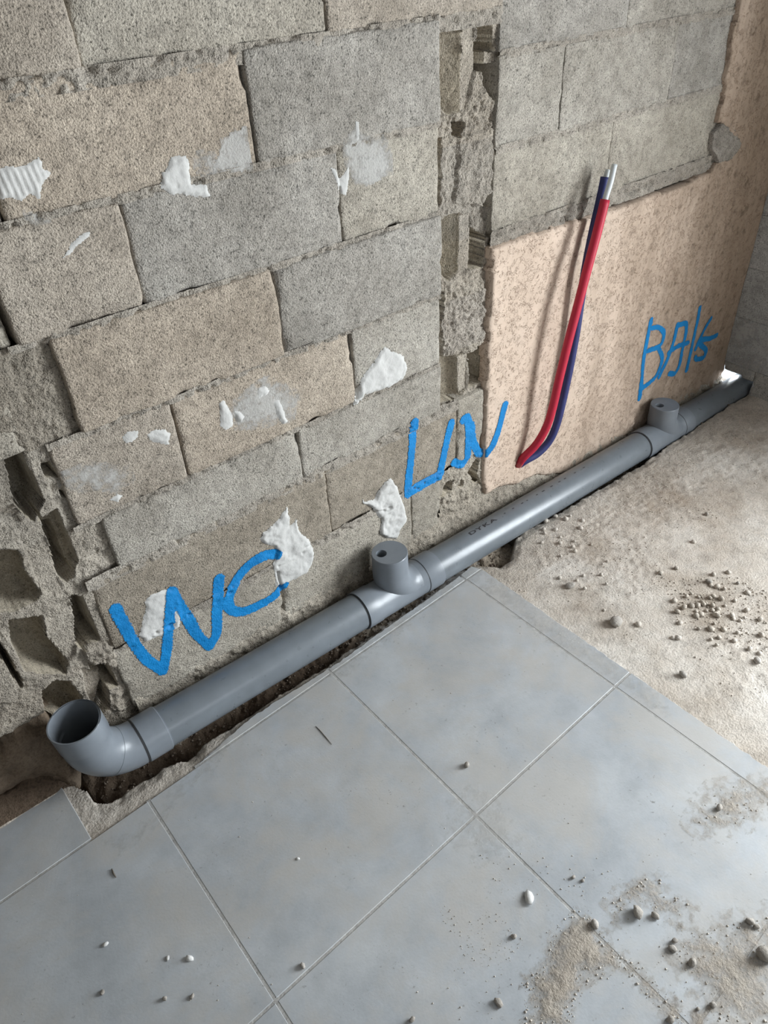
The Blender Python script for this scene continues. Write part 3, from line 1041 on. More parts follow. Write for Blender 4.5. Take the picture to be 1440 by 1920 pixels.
# dusty grout between the tiles
for x in GX[1:-1]:
    me = box_mesh('grout_line', x - 0.006, x + 0.006, gy(x, 3), gy(x, 0) + (0.022 if x > 0.5 else 0.0), -0.0115, -0.0008)
    obj('grout_line', me, M_GROUT, floor)
for k in range(3):
    for x0, x1 in ([(GX[1], -0.02), (0.27, GX[-1] - 0.004)] if k == 0 else [(GX[0], GX[-1] - 0.004)]):
        v = [(x0, gy(x0, k) - 0.006, -0.0012), (x1, gy(x1, k) - 0.006, -0.0012), (x1, gy(x1, k) + 0.006, -0.0012), (x0, gy(x0, k) + 0.006, -0.0012)]
        v += [(a, b, -0.0115) for a, b, c in v]
        me = me_from('grout_line', v, [(0, 1, 2, 3), (7, 6, 5, 4), (0, 4, 5, 1), (1, 5, 6, 2), (2, 6, 7, 3), (3, 7, 4, 0)], smooth=False)
        obj('grout_line', me, M_GROUT, floor)

# ------------------------------------------------------------------ coats on the wall: plaster dabs, smears, sprayed words
WBV = BVHTree.FromPolygons([tuple(map(float, q)) for q in np.concatenate(BVV)], BVF)


def wall_y(x, z):
    h = WBV.ray_cast(Vector((x, -0.4, z)), Vector((0, 1, 0)), 0.7)
    return h[0].y if h[0] is not None else 0.02


def drape(name, sdf, bb, res, mat, hfun, margin, parent=wall_back, label=None, soft=0.006, ysm=None, rim=False):
    """coat over the wall: kept where sdf > -margin, lifted by hfun(X, Z, sd); 'm' carries the edge"""
    x0, x1, z0, z1 = bb
    nx = int((x1 - x0) / res) + 2; nz = int((z1 - z0) / res) + 2
    X, Z = np.meshgrid(np.linspace(x0, x1, nx), np.linspace(z0, z1, nz), indexing='ij')
    S = sdf(X, Z)
    k = S > -margin
    f, kk = grid_faces(nx, nz, k)
    if len(f) == 0:
        return None
    H = hfun(X, Z, S)
    used = np.zeros(X.size, bool); used[np.unique(f)] = True
    Y = np.zeros(X.size)
    xs, zs = X.ravel(), Z.ravel()
    for i in np.nonzero(used)[0]:
        Y[i] = wall_y(xs[i], zs[i])
    if ysm is not None:
        Y = np.where(used, np.minimum(Y, ysm), Y)
    v = np.stack([xs, Y - H.ravel(), zs], -1)
    m = np.clip(S / soft * 0.5 + 0.5, 0, 1).ravel()
    v, f, m = compact(v, f, m)
    me = me_from(name, v, f)
    a = me.attributes.new('m', 'FLOAT', 'POINT')
    a.data.foreach_set('value', m.astype(np.float32))
    o = obj(name, me, mat, parent, label=label)
    return o


def poly_bb(p, m=0.012):
    return (p[:, 0].min() - m, p[:, 0].max() + m, p[:, 1].min() - m, p[:, 1].max() + m)


def dab(px, thick, label, seed, ragx=0.008, mat=None, combed=0.0):
    p = wpoly(px)

    def sdf(X, Z):
        jx = ragx * fbm(X, Z, 40, 5, seed, 0.72); jz = ragx * fbm(X, Z, 40, 5, seed + 9, 0.72)
        return sdpoly(X + jx, Z + jz, p)

    def hf(X, Z, S):
        h = thick * sstep(-0.001, 0.010, S) * (0.5 + 0.8 * np.abs(fbm(X, Z, 14, 3, seed + 3)) + 0.18 * fbm(X, Z, 60, 3, seed + 4))
        if combed:
            h = h + combed * np.sin((X + 0.12 * Z) * 2 * PI / 0.011) * sstep(0, 0.01, S)
        return np.where(S < 0, -0.0008, h + 0.0006)
    return drape('plaster_dab', sdf, poly_bb(p, 0.015), 0.0028, mat or M_PLASTER, hf, 0.0012, label=label)


def smear(px, seed, label=None, soft=0.05):
    p = wpoly(px)

    def sdf(X, Z):
        return sdpoly(X + 0.012 * fbm(X, Z, 20, 3, seed), Z + 0.012 * fbm(X, Z, 20, 3, seed + 5), p)
    return drape('plaster_smear', sdf, poly_bb(p, 0.02), 0.006, M_SMEAR, lambda X, Z, S: np.full(X.shape, 0.0009), 0.0, label=label, soft=soft)


dab([(-14, 322), (20, 312), (45, 308), (75, 296), (82, 318), (97, 322), (84, 345), (76, 378), (58, 366), (40, 378), (22, 372), (-14, 380)], 0.004, 'combed white plaster dab', 401, 0.006, combed=0.0012)
dab([(322, 296), (350, 292), (358, 318), (360, 345), (385, 345), (390, 352), (398, 372), (375, 368), (345, 370), (322, 362), (303, 350), (308, 325)], 0.006, 'white plaster dab', 402)
smear([(412, 256), (440, 236), (464, 232), (470, 270), (474, 318), (450, 324), (418, 326), (400, 326), (408, 290)], 403, soft=0.012)
smear([(356, 288), (412, 275), (412, 322), (390, 340), (362, 330)], 404)
smear([(640, 262), (668, 232), (690, 250), (722, 252), (740, 285), (735, 330), (690, 355), (660, 345), (645, 320)], 405, soft=0.03)
dab([(617, 312), (630, 318), (640, 335), (655, 310), (656, 340), (652, 368), (640, 366), (630, 340)], 0.004, None, 406, 0.004)
dab([(664, 225), (672, 228), (674, 262), (668, 268)], 0.002, None, 407, 0.003)
smear([(672, 290), (730, 275), (735, 330), (690, 352), (668, 350)], 408, soft=0.02)
dab([(120, 480), (132, 458), (148, 440), (168, 432), (168, 442), (148, 458), (134, 476), (108, 490)], 0.003, None, 409, 0.004)
dab([(229, 820), (240, 810), (260, 808), (260, 820), (250, 830), (234, 832)], 0.004, None, 410, 0.003)
dab([(275, 816), (290, 806), (312, 806), (323, 815), (318, 836), (300, 832), (282, 826)], 0.005, None, 411, 0.006)
dab([(411, 757), (420, 750), (428, 760), (438, 780), (438, 800), (425, 808), (413, 800)], 0.005, 'smooth white plaster flake', 412, 0.003)
dab([(440, 768), (452, 770), (460, 782), (452, 794), (442, 788)], 0.007, None, 413, 0.004)
dab([(482, 730), (496, 722), (508, 732), (500, 742), (486, 746)], 0.006, None, 414, 0.006)
dab([(512, 752), (524, 748), (532, 768), (541, 790), (532, 796), (518, 780)], 0.005, None, 415, 0.006)
smear([(420, 770), (468, 720), (500, 702), (548, 720), (566, 740), (556, 790), (500, 806), (440, 812)], 416, soft=0.05)
dab([(665, 762), (668, 735), (680, 708), (692, 690), (708, 668), (722, 650), (742, 658), (760, 670), (766, 690), (758, 712), (735, 724), (705, 736), (686, 742), (676, 756)], 0.007, 'big white plaster dab', 417)
dab([(493, 1000), (515, 985), (530, 965), (540, 950), (544, 975), (545, 985), (556, 972), (565, 1000), (582, 1010), (590, 1040), (584, 1060), (574, 1075), (548, 1088), (530, 1098), (518, 1098), (512, 1060), (520, 1035), (515, 1025), (498, 1022), (488, 1012)], 0.010, 'thick ragged plaster dab above the first sprayed word', 418, 0.007)
dab([(680, 935), (690, 942), (705, 938), (712, 920), (724, 905), (736, 898), (748, 915), (752, 930), (760, 955), (763, 975), (752, 992), (745, 1010), (722, 1010), (712, 1000), (714, 975), (700, 955), (684, 945)], 0.014, 'thick torn plaster dab above the nearer branch', 419, 0.006)
dab([(272, 1150), (278, 1122), (300, 1108), (330, 1105), (338, 1125), (345, 1150), (338, 1175), (318, 1185), (300, 1195), (272, 1205), (260, 1195), (268, 1175)], 0.006, 'plaster dab under the letter W', 420)
smear([(110, 880), (180, 860), (240, 870), (265, 900), (220, 925), (150, 930), (115, 915)], 421, soft=0.06)
dab([(206, 938), (222, 926), (232, 930), (222, 944)], 0.006, None, 422, 0.003)
smear([(40, 398), (75, 400), (100, 415), (80, 425), (45, 418)], 423, soft=0.02)

# sprayed words: pixel polylines with a half-width in metres
WBV_done = True


def word(strokes, hw, seed, label):
    P = [[tuple(PW(*q)[[0, 2]]) for q in s] for s in strokes]
    P = [[tuple(q) for q in smooth_line(s, 5)] for s in P]
    al = np.array([q for s in P for q in s])

    def sdf(X, Z):
        d = np.full(X.shape, 1e9)
        for s in P:
            d = np.minimum(d, segdist(X, Z, s))
        w = hw * (1 + 0.22 * fbm(X, Z, 14, 2, seed))
        return w - d
    return drape('sprayed_word', sdf, poly_bb(al, hw + 0.02), 0.0030, M_SPRAY, lambda X, Z, S: np.full(X.shape, 0.0016), 0.004, label=label, soft=0.010, ysm=0.010)


# rebuild the draping surface with the plaster included, so that paint lies over it
for o in list(wall_back.children):
    if o.name.startswith('plaster_dab'):
        collect(o.data)
WBV = BVHTree.FromPolygons([tuple(map(float, q)) for q in np.concatenate(BVV)], BVF)


def cw(*p): return [(190 + a / 3.892, 1020 + b / 3.892) for a, b in p]
def cb(*p): return [(1180 + a / 8.0, 560 + b / 8.0) for a, b in p]


word([cw((105, 475), (165, 590), (245, 730), (340, 850), (455, 925)), cw((455, 925), (480, 760), (495, 560), (515, 355)),
      cw((515, 355), (600, 490), (700, 660), (790, 745)), cw((790, 745), (840, 650), (845, 480), (865, 260)),
      cw((1275, 75), (1180, 95), (1080, 160), (990, 270), (930, 400), (950, 480), (1040, 490), (1160, 440), (1260, 380), (1335, 300))],
     0.0135, 500, 'blue sprayed letters WC')
word([c3((218, 310), (215, 560), (190, 820), (160, 1120)), c3((160, 1120), (320, 1020), (540, 900)), c3((530, 890), (590, 600), (655, 330)),
      c3((790, 290), (830, 270), (850, 400), (840, 560), (830, 720), (770, 790), (690, 775)), c3((870, 350), (890, 520), (960, 660), (1020, 660)),
      c3((1020, 660), (1100, 540), (1170, 330), (1225, 110)), c3((880, 380), (860, 480), (850, 560))],
     0.0125, 520, 'blue sprayed letters LAV')
word([cb((305, 310), (240, 620), (190, 900), (160, 1220), (130, 1490)), cb((320, 430), (400, 420), (480, 480), (480, 590), (420, 700), (260, 770)),
      cb((410, 730), (460, 860), (440, 1000), (350, 1180), (170, 1330)), cb((690, 380), (630, 640), (540, 900), (420, 1160)),
      cb((690, 390), (820, 370), (800, 580), (760, 760), (720, 980), (650, 1110), (570, 1110)), cb((560, 800), (700, 700), (850, 650)),
      cb((1025, 130), (1000, 280), (950, 520), (900, 760), (830, 1060)), cb((1200, 290), (1080, 500), (970, 740)),
      cb((1290, 540), (1180, 590), (1050, 610), (1040, 680), (1120, 760), (1090, 870), (990, 900), (960, 870))],
     0.0092, 540, 'blue sprayed letters BAIG')


# ------------------------------------------------------------------ drain pipe
def tube(path, radii, seg=40, cap0=False, cap1=False, up=(0, 1, 0)):
    """swept tube through 3-D points with a radius each; returns verts, faces"""
    P = [Vector(p) for p in path]
    V, F_ = [], []
    upv = Vector(up)
    for i, p in enumerate(P):
        a = P[max(i - 1, 0)]; b = P[min(i + 1, len(P) - 1)]
        t = (b - a)
        if t.length < 1e-9:
            t = (P[min(i + 2, len(P) - 1)] - P[max(i - 2, 0)])
        t.normalize()
        s = t.cross(upv)
        if s.length < 1e-4:
            s = t.cross(Vector((1, 0, 0)))
        s.normalize(); n = s.cross(t)
        for k in range(seg):
            an = 2 * PI * k / seg
            V.append(p + (s * math.cos(an) + n * math.sin(an)) * radii[i])
    for i in range(len(P) - 1):
        for k in range(seg):
            a = i * seg + k; b = i * seg + (k + 1) % seg
            F_.append((a, b, b + seg, a + seg))
    if cap0:
        F_.append(tuple(range(seg - 1, -1, -1)))
    if cap1:
        F_.append(tuple(range((len(P) - 1) * seg, len(P) * seg)))
    return V, F_


def tube_hollow(path, ro, ri, seg=40, up=(0, 1, 0)):
    """tube with a wall: outer skin, inner skin and the lips between them"""
    vo, fo = tube(path, ro, seg, up=up)
    vi, fi = tube(path, ri, seg, up=up)
    n = len(vo); m = len(path)
    F_ = list(fo) + [tuple(i + n for i in q[::-1]) for q in fi]
    for k in range(seg):
        k2 = (k + 1) % seg
        F_.append((k, n + k, n + k2, k2))
        a = (m - 1) * seg
        F_.append((a + k, a + k2, n + a + k2, n + a + k))
    return vo + vi, F_


def join(*parts):
    V, F_ = [], []
    for v, f in parts:
        o = len(V)
        V += list(v); F_ += [tuple(i + o for i in q) for q in f]
    return V, F_


def fix_normals(me):
    bm = bmesh.new(); bm.from_mesh(me)
    bmesh.ops.recalc_face_normals(bm, faces=bm.faces[:])
    bm.to_mesh(me); bm.free()
    return me


def sharp(o, ang=40):
    me = o.data
    bm = bmesh.new(); bm.from_mesh(me)
    for e in bm.edges:
        if len(e.link_faces) == 2 and e.calc_face_angle(0) > math.radians(ang):
            e.smooth = False
    bm.to_mesh(me); bm.free()
    return o


def pa(x, dz=0.0):
    return (x, PIPE_Y, pipe_z(x) + dz)


def prof(name, stations, mat, parent, label=None, seg=48, close=True):
    """surface of revolution about the sloping pipe axis: stations (x, r)"""
    v, f = tube([pa(x) for x, r in stations], [r for x, r in stations], seg)
    o = obj(name, fix_normals(me_from(name, v, f)), mat, parent, label=label)
    return sharp(o, 30)


drain = obj('drain_pipe', None, label='long grey PVC drain pipe lying in the trench along the wall', cat='pipe')
PR, SR = PIPE_R, 0.0622
for a, b in ((0.20, 0.935), (1.175, 2.36), (2.60, FAR_X + 0.19)):
    prof('pipe_length', [(a, PR - 0.004), (a, PR), (b, PR), (b, PR - 0.004)], M_PVC, drain)


def collar(x0, x1, r=SR, seal=None):
    o = prof('collar', [(x0, PR - 0.003), (x0, r - 0.0015), (x0 + 0.0015, r), (x1 - 0.0015, r), (x1, r - 0.0015), (x1, PR - 0.003)], M_PVC_L, drain)
    return o


def ring(x, r, parent, mat=M_RUBBER, w=0.004):
    return prof('seal', [(x - w / 2, r - 0.004), (x - w / 2, r), (x + w / 2, r), (x + w / 2, r - 0.004)], mat, parent)


# elbow: comes off the pipe and turns up, its open mouth facing the ceiling
ex0, ez0 = 0.183, pipe_z(0.183)
RB = 0.108
mx = ex0 - RB
path, rad = [], []
for q in range(15):
    t = q / 14 * PI / 2
    path.append((ex0 - RB * math.sin(t), PIPE_Y, ez0 + RB * (1 - math.cos(t)))); rad.append(0.0605)
path = [(0.225, PIPE_Y, pipe_z(0.225))] + path; rad = [0.0605] + rad
zm = 0.272
mlean = 0.006
path += [(mx, PIPE_Y, ez0 + RB + 0.012), (mx - 0.001, PIPE_Y, ez0 + RB + 0.016), (mx - mlean, PIPE_Y - 0.004, zm - 0.001), (mx - mlean, PIPE_Y - 0.004, zm)]
rad += [0.0605, 0.0625, 0.0625, 0.0618]
v, f = tube_hollow(path, rad, [0.055] * (len(path) - 4) + [0.055, 0.0578, 0.0582, 0.0586], 56)
elbow = sharp(obj('elbow', fix_normals(me_from('elbow', v, f)), M_PVC_L, drain, label='grey elbow with its open mouth turned up'), 30)
v, f = tube([(mx, PIPE_Y, ez0 + RB + 0.0125), (mx, PIPE_Y, ez0 + RB + 0.0145)], [0.0628, 0.0628], 48)
tm_ = math.radians(38)
pc = Vector((ex0 - RB * math.sin(tm_), PIPE_Y, ez0 + RB * (1 - math.cos(tm_))))
pd = Vector((-math.cos(tm_), 0, math.sin(tm_))) * 0.0012
v, f = tube([pc - pd, pc - pd * 0.3, pc + pd * 0.3, pc + pd], [0.0600, 0.0612, 0.0612, 0.0600], 56)
obj('mould_line', fix_normals(me_from('mould_line', v, f)), M_PVC, elbow)
collar(0.186, 0.250)
ring(0.184, 0.0613, elbow)


def branch(xc, ztop, x0, x1, label, holeoff):
    """swept tee: body on the pipe, branch turning up, reducing plug with a small off-centre hole"""
    t = prof('tee', [(x0, PR - 0.003), (x0, SR), (x0 + 0.055, SR), (x0 + 0.060, 0.0600), (x1 - 0.065, 0.0600), (x1 - 0.060, SR), (x1, SR), (x1, PR - 0.003)], M_PVC_L, drain, label=label)
    zc = pipe_z(xc)
    pth, rd = [], []
    RBt = 0.085
    for q in range(11):
        a = q / 10 * PI / 2
        pth.append((xc + RBt - RBt * math.sin(a), PIPE_Y, zc + RBt * (1 - math.cos(a)) - 0.002 + 0.004 * q / 10)); rd.append(0.0598 - 0.004 * q / 10)
    pth += [(xc, PIPE_Y, ztop - 0.0015), (xc, PIPE_Y, ztop)]; rd += [0.0550, 0.0538]
    v, f = tube(pth, rd, 48)
    b = sharp(obj('branch', fix_normals(me_from('branch', v, f)), M_PVC_L, t), 35)
    # plug disc with eccentric hole
    seg = 40
    V, F_ = [], []
    rings = [(0.0, 0.0, 0.0535, ztop + 0.0002), (holeoff[0], holeoff[1], 0.0165, ztop + 0.0002), (holeoff[0], holeoff[1], 0.0158, ztop - 0.002), (holeoff[0], holeoff[1], 0.0158, ztop - 0.05)]
    for ox, oy, r, z in rings:
        for k in range(seg):
            a = 2 * PI * k / seg
            V.append((xc + ox + r * math.cos(a), PIPE_Y + oy + r * math.sin(a), z))
    for i in range(3):
        for k in range(seg):
            F_.append((i * seg + k, i * seg + (k + 1) % seg, (i + 1) * seg + (k + 1) % seg, (i + 1) * seg + k))
    F_.append(tuple(range(3 * seg, 4 * seg)))
    sharp(obj('reducing_plug', fix_normals(me_from('reducing_plug', V, F_)), M_PVC_L, t), 30)
    ring(x1 - 0.062, 0.0615, t, w=0.003)
    ring(x0 - 0.002, 0.0592, t, w=0.004)
    return t


branch(1.037, 0.219, 0.905, 1.212, 'nearer grey branch fitting with a plugged upright', (-0.022, 0.012))
branch(2.470, 0.146, 2.335, 2.640, 'farther grey branch fitting with a plugged upright', (-0.022, 0.010))
ring(0.2515, 0.0590, drain, M_PVC_L, 0.003)

# maker's name printed along the pipe, letter by letter, and small stamp marks farther along
x_at = float(PW(874, 993, -0.07)[0])
main_len = [o for o in drain.children if o.name.startswith('pipe_length')][1]


def on_pipe(u, w):
    """u along the pipe, w round it (0 = print line on the upper back)"""
    a = math.radians(80) + w / PR
    x = x_at + u
    return Vector((x, PIPE_Y - math.cos(a) * (PR + 0.0005), pipe_z(x) + math.sin(a) * (PR + 0.0005)))


uoff = 0.0
for ch in 'DYKA':
    cu = bpy.data.curves.new('print', 'FONT'); cu.body = ch; cu.size = 0.034; cu.offset = 0.0009
    to = bpy.data.objects.new('print_tmp', cu); COL.objects.link(to)
    bpy.context.view_layer.update()
    tm = bpy.data.meshes.new_from_object(to.evaluated_get(bpy.context.evaluated_depsgraph_get()))
    bpy.data.objects.remove(to)
    w_ = max(v.co.x for v in tm.vertices)
    for v in tm.vertices:
        v.co = on_pipe(uoff + v.co.x * 1.3, v.co.y * 0.56)
    uoff += w_ * 1.3 + 0.002
    obj('printed_letter', fix_normals(tm), M_INK, main_len, label='black printed letter ' + ch)
rs = random.Random(3)
u = 0.17
while u < 0.62:
    L = rs.uniform(0.006, 0.014)
    q = [on_pipe(u + a, b) for a, b in ((0, 0.006), (L, 0.006), (L, 0.010), (0, 0.010))]
    obj('stamp_mark', me_from('stamp_mark', q, [(0, 1, 2, 3)], smooth=False), M_INK, main_len)
    u += L + rs.uniform(0.015, 0.05)


# ------------------------------------------------------------------ water pipes in coloured sheaths
def c8(x, y): return (960 + x / 3.097, 280 + y / 3.097)


def sheath_path(pts):
    P = [PW(*c8(x, y), yy) for x, y, yy in pts]
    return [Vector(q) for q in smooth_line(P, 6)]


def hollow(name, path, r, mat, parent, wall=0.0012, flat=None, label=None):
    n = len(path)
    v, f = tube_hollow(path, [r] * n, [r - wall] * n, 24, up=(0.3, 1, 0.1))
    return obj(name, fix_normals(me_from(name, v, f)), mat, parent, label=label)


red_pts = [(30, 1845, 0.02), (62, 1795, -0.018), (140, 1715, -0.045), (200, 1612, -0.060), (236, 1500, -0.068), (277, 1320, -0.075), (330, 1105, -0.080),
           (385, 895, -0.082), (432, 715, -0.080), (492, 490, -0.074), (541, 292, -0.066)]
blue_pts = [(20, 1850, 0.02), (70, 1812, -0.004), (150, 1765, -0.020), (215, 1695, -0.030), (258, 1600, -0.036), (296, 1450, -0.040), (336, 1260, -0.042), (372, 1060, -0.042),
            (398, 880, -0.042), (428, 690, -0.040), (470, 480, -0.036), (514, 290, -0.030), (541, 160, -0.026)]
red = obj('red_water_pipe', None, label='white water pipe in a red sheath rising from the render', cat='water pipe')
rp = sheath_path(red_pts)
hollow('sheath', rp, 0.0140, M_RED, red, label='bright red sheath')
wp = sheath_path(red_pts[-3:-1] + [(541, 292, -0.066), (572, 190, -0.058), (595, 88, -0.050)])
v, f = tube_hollow(wp, [0.0085] * len(wp), [0.006] * len(wp), 20, up=(0.3, 1, 0.1))
obj('inner_pipe', fix_normals(me_from('inner_pipe', v, f)), M_WHITE, red, label='white plastic end')
blue = obj('blue_water_pipe', None, label='white water pipe in a navy sheath behind the red one', cat='water pipe')
bp = sheath_path(blue_pts)
hollow('sheath', bp, 0.0135, M_BLUE, blue, label='navy blue sheath')
wp = sheath_path(blue_pts[-3:] + [(552, 122, -0.024)])
wp = [q + Vector((0.004, -0.001, 0)) for q in wp]
v, f = tube_hollow(wp, [0.0085] * len(wp), [0.006] * len(wp), 20, up=(0.3, 1, 0.1))
obj('inner_pipe', fix_normals(me_from('inner_pipe', v, f)), M_WHITE, blue, label='white plastic end')


# ------------------------------------------------------------------ loose things on the floor
def stone_mesh(seed, sub=2, flat=0.7):
    bm = bmesh.new()
    bmesh.ops.create_icosphere(bm, subdivisions=sub, radius=1.0)
    r = random.Random(seed)
    off = np.array([r.uniform(0, 50) for _ in range(3)])
    sx, sy = r.uniform(0.75, 1.25), r.uniform(0.7, 1.1)
    for v in bm.verts:
        p = np.array(v.co) + off
        d = 1 + 0.28 * float(vn(np.array([p[0] * 1.3 + p[2]]), np.array([p[1] * 1.3 - p[2] * 0.7]), seed)[0]) + 0.12 * float(vn(np.array([p[0] * 3]), np.array([p[1] * 3 + p[2] * 2]), seed + 3)[0])
        v.co = Vector((v.co.x * sx * d, v.co.y * sy * d, v.co.z * flat * d))
    me = bpy.data.meshes.new('pebble'); bm.to_mesh(me); bm.free()
    for p in me.polygons:
        p.use_smooth = True
    return me


STONES = []
for i in range(6):
    m_ = stone_mesh(i + 1); m_.materials.append(M_STONE); STONES.append(m_)
CRUMBS = []
for i in range(4):
    m_ = stone_mesh(i + 50, 1, 0.7); m_.materials.append(M_GRIT); CRUMBS.append(m_)
CHIPS = []
for i in range(3):
    m_ = stone_mesh(i + 30, 1, 0.4); m_.materials.append(M_CHALK); CHIPS.append(m_)


def floor_z(x, y):
    if y > -0.29 and x > 1.362:
        return float(trench_z(np.array([x]), np.array([y]))[0])
    if x > 1.362:
        return float((-0.006 + scr(np.array([x]), np.array([y])))[0])
    return 0.0


def stone(px, py, size_px, label, group=None, chip=False, name=None, stretch=1.0, cat='pebble', rot=None):
    p = PF(px, py, 0.0)
    d = float((ROT @ (p - CAM))[2])
    r = 0.5 * size_px * d / FPX
    src = random.choice(CHIPS if chip else (CRUMBS if cat == 'crumb' else STONES))
    o = obj(name or ('plaster_chip' if chip else 'pebble'), src, None, None, label, 'chip' if chip else cat, group)
    o.scale = (r * stretch, r, r)
    o.rotation_euler = (random.uniform(-0.2, 0.2), random.uniform(-0.2, 0.2), random.uniform(0, 6.3) if rot is None else rot)
    zmin = min(v.co.z for v in src.vertices) * r
    o.location = (p[0], p[1], floor_z(p[0], p[1]) - zmin * 0.86)
    return o


# the ones that can be told apart
stone(1155, 1166, 24, 'grey pebble on the sandy screed near the tile edge', stretch=1.3)
stone(1195, 1714, 27, 'largest upright grey pebble on the tiles beside the sand', stretch=1.2)
stone(1228, 1719, 14, 'small round pebble just right of the largest pebble on the tiles')
stone(1115, 1735, 17, 'brown pebble on the tile joint above the sand spill')
stone(1264, 1766, 15, 'upper one of two touching pebbles on the right tiles')
stone(1261, 1781, 16, 'lower one of two touching pebbles on the right tiles')
stone(1297, 1807, 18, 'tan pebble below the two touching pebbles')
stone(1405, 1730, 20, 'grey pebble near the right edge of the picture, upper one')
stone(1434, 1794, 30, 'sharp tan stone cut by the right edge of the picture', stretch=1.2)
stone(1418, 1739, 11, 'small pebble beside the upper right-edge pebble')
stone(1336, 1885, 15, 'grey pebble in the thin sand at the lower right')
stone(1308, 1893, 9, 'tiny pebble left of the lower right pebble')
stone(1256, 1914, 17, 'grey pebble at the bottom edge on a tile joint')
stone(992, 1684, 22, 'white upright plaster chip on the middle tile', chip=True, stretch=1.2)
stone(963, 1757, 12, 'lone dark pebble left of the sand spill')
stone(935, 1882, 15, 'pale pebble at the lower left of the sand spill', stretch=1.3)
stone(355, 1799, 16, 'white chip with a shadow on the lower left tile', chip=True)
stone(198, 1772, 12, 'pale chip on the left tile, nearest the left edge', chip=True)
stone(314, 1797, 10, 'small pale chip left of the white chip on the lower left tile', chip=True)
stone(310, 1873, 11, 'grey pebble near the bottom of the left tile')
stone(568, 1812, 11, 'pebble beside the lower tile joint')
stone(192, 1862, 10, 'small pebble at the lower left on the left tile')
stone(361, 1869, 8, 'tiny pebble right of the pebble near the bottom left')
stone(558, 1611, 8, 'tiny pale chip in the middle of the tile below the pipe', chip=True)
stone(875, 1437, 12, 'dark pebble in the middle of the big tile')
stone(1348, 1516, 13, 'dark crumb on the small sand patch at the right')
stone(773, 1913, 11, 'pebble at the bottom edge under the middle tile')
stone(1075, 1646, 8, 'left one of a pair of dark specks on the right tile')
stone(1092, 1652, 8, 'right one of a pair of dark specks on the right tile')
stone(1070, 1098, 14, 'tan pebble on the screed beside the tile corner')
stone(1330, 1090, 13, 'round tan pebble on the screed at the right')
stone(1281, 1264, 14, 'brown pebble on the screed close to the long tile edge')
stone(1420, 1240, 13, 'tan pebble on the screed by the right edge')
stone(1384, 1092, 9, 'small dark pebble right of the round tan pebble')
stone(1325, 963, 9, 'small pebble on the far screed')
# unsorted pebbles of the crumbled area, alike
cl = random.Random(21)
for q in range(60):
    px = cl.gauss(1335, 55); py = 1140 + (px - 1335) * 0.25 + cl.gauss(0, 38)
    if not (1180 < px < 1438 and 1000 < py < 1330):
        continue
    stone(px, py, cl.uniform(7, 14), 'small angular crumb in the crumbled patch of screed', 'crumbs on the crumbled patch of screed', name='screed_crumb', cat='crumb')
for q in range(26):
    px = cl.uniform(1010, 1140); py = 985 + (px - 1010) * 0.9 + cl.gauss(0, 40)
    stone(px, py, cl.uniform(6, 11), 'small crumb on the screed between tile corner and crumbled patch', 'crumbs beside the tile corner', name='screed_crumb', cat='crumb')


def sliver(pts, r, label):
    P = [PF(a, b, 0.0) + np.array([0, 0, r]) for a, b in pts]
    v, f = tube([Vector(q) for q in P], [r * 0.6] + [r] * (len(P) - 2) + [r * 0.5], 6, True, True, up=(0, 0, 1))
    return obj('twig', me_from('twig', v, f), M_TWIG, None, label, 'twig')


sliver([(592, 1362), (600, 1370), (612, 1384), (622, 1396)], 0.0011, 'thin dark sliver on the tile below the pipe')
sliver([(210, 1630), (213, 1638), (218, 1646)], 0.0022, 'short dark sliver on the left tile')


# uncountable grit: one mesh each
def grit(name, spots, mat, label, cat, parent=None):
    """spots: (x, y, z, r); an octahedral grain on each"""
    A = np.array(spots)
    n = len(A)
    rg = np.random.RandomState(len(name) + n)
    base = np.array([(1, 0, 0), (0, 1, 0), (-1, 0, 0), (0, -1, 0), (0, 0, 0.8), (0, 0, -0.5)], float)
    fb = np.array([(0, 1, 4), (1, 2, 4), (2, 3, 4), (3, 0, 4), (1, 0, 5), (2, 1, 5), (3, 2, 5), (0, 3, 5)])
    ang = rg.uniform(0, 6.28, n)
    ca, sa = np.cos(ang), np.sin(ang)
    B = base[None] * rg.uniform(0.65, 1.3, (n, 6, 1))
    Xr = B[..., 0] * ca[:, None] - B[..., 1] * sa[:, None]
    Yr = B[..., 0] * sa[:, None] + B[..., 1] * ca[:, None]
    V = np.stack([A[:, 0:1] + Xr * A[:, 3:4], A[:, 1:2] + Yr * A[:, 3:4], A[:, 2:3] + B[..., 2] * A[:, 3:4] + 0.35 * A[:, 3:4]], -1).reshape(-1, 3)
    F_ = (fb[None] + (np.arange(n) * 6)[:, None, None]).reshape(-1, 3)
    me = me_from(name, V, F_, smooth=False)
    if parent is not None:
        return obj(name, me, mat, parent, kind='stuff')
    return obj(name, me, mat, None, label, cat, None, 'stuff')


rg = np.random.RandomState(5)


def scatter(poly_px, n, r0, r1, zf=None, clump=None):
    p = fpoly(poly_px)
    out = []
    lo, hi = p.min(0), p.max(0)
    while len(out) < n:
        k = 4000
        xy = lo + rg.rand(k, 2) * (hi - lo)
        ok = inpoly(xy[:, 0], xy[:, 1], p)
        if clump is not None:
            ok &= (fbm(xy[:, 0], xy[:, 1], clump[0], 3, clump[2]) > clump[1])
        xy = xy[ok]
        r = r0 * (r1 / r0) ** (rg.rand(len(xy)) ** 2.2)
        z = zf(xy[:, 0], xy[:, 1]) if zf is not None else np.zeros(len(xy))
        out += [tuple(q) for q in np.column_stack([xy, z, r])]
    return out[:n]


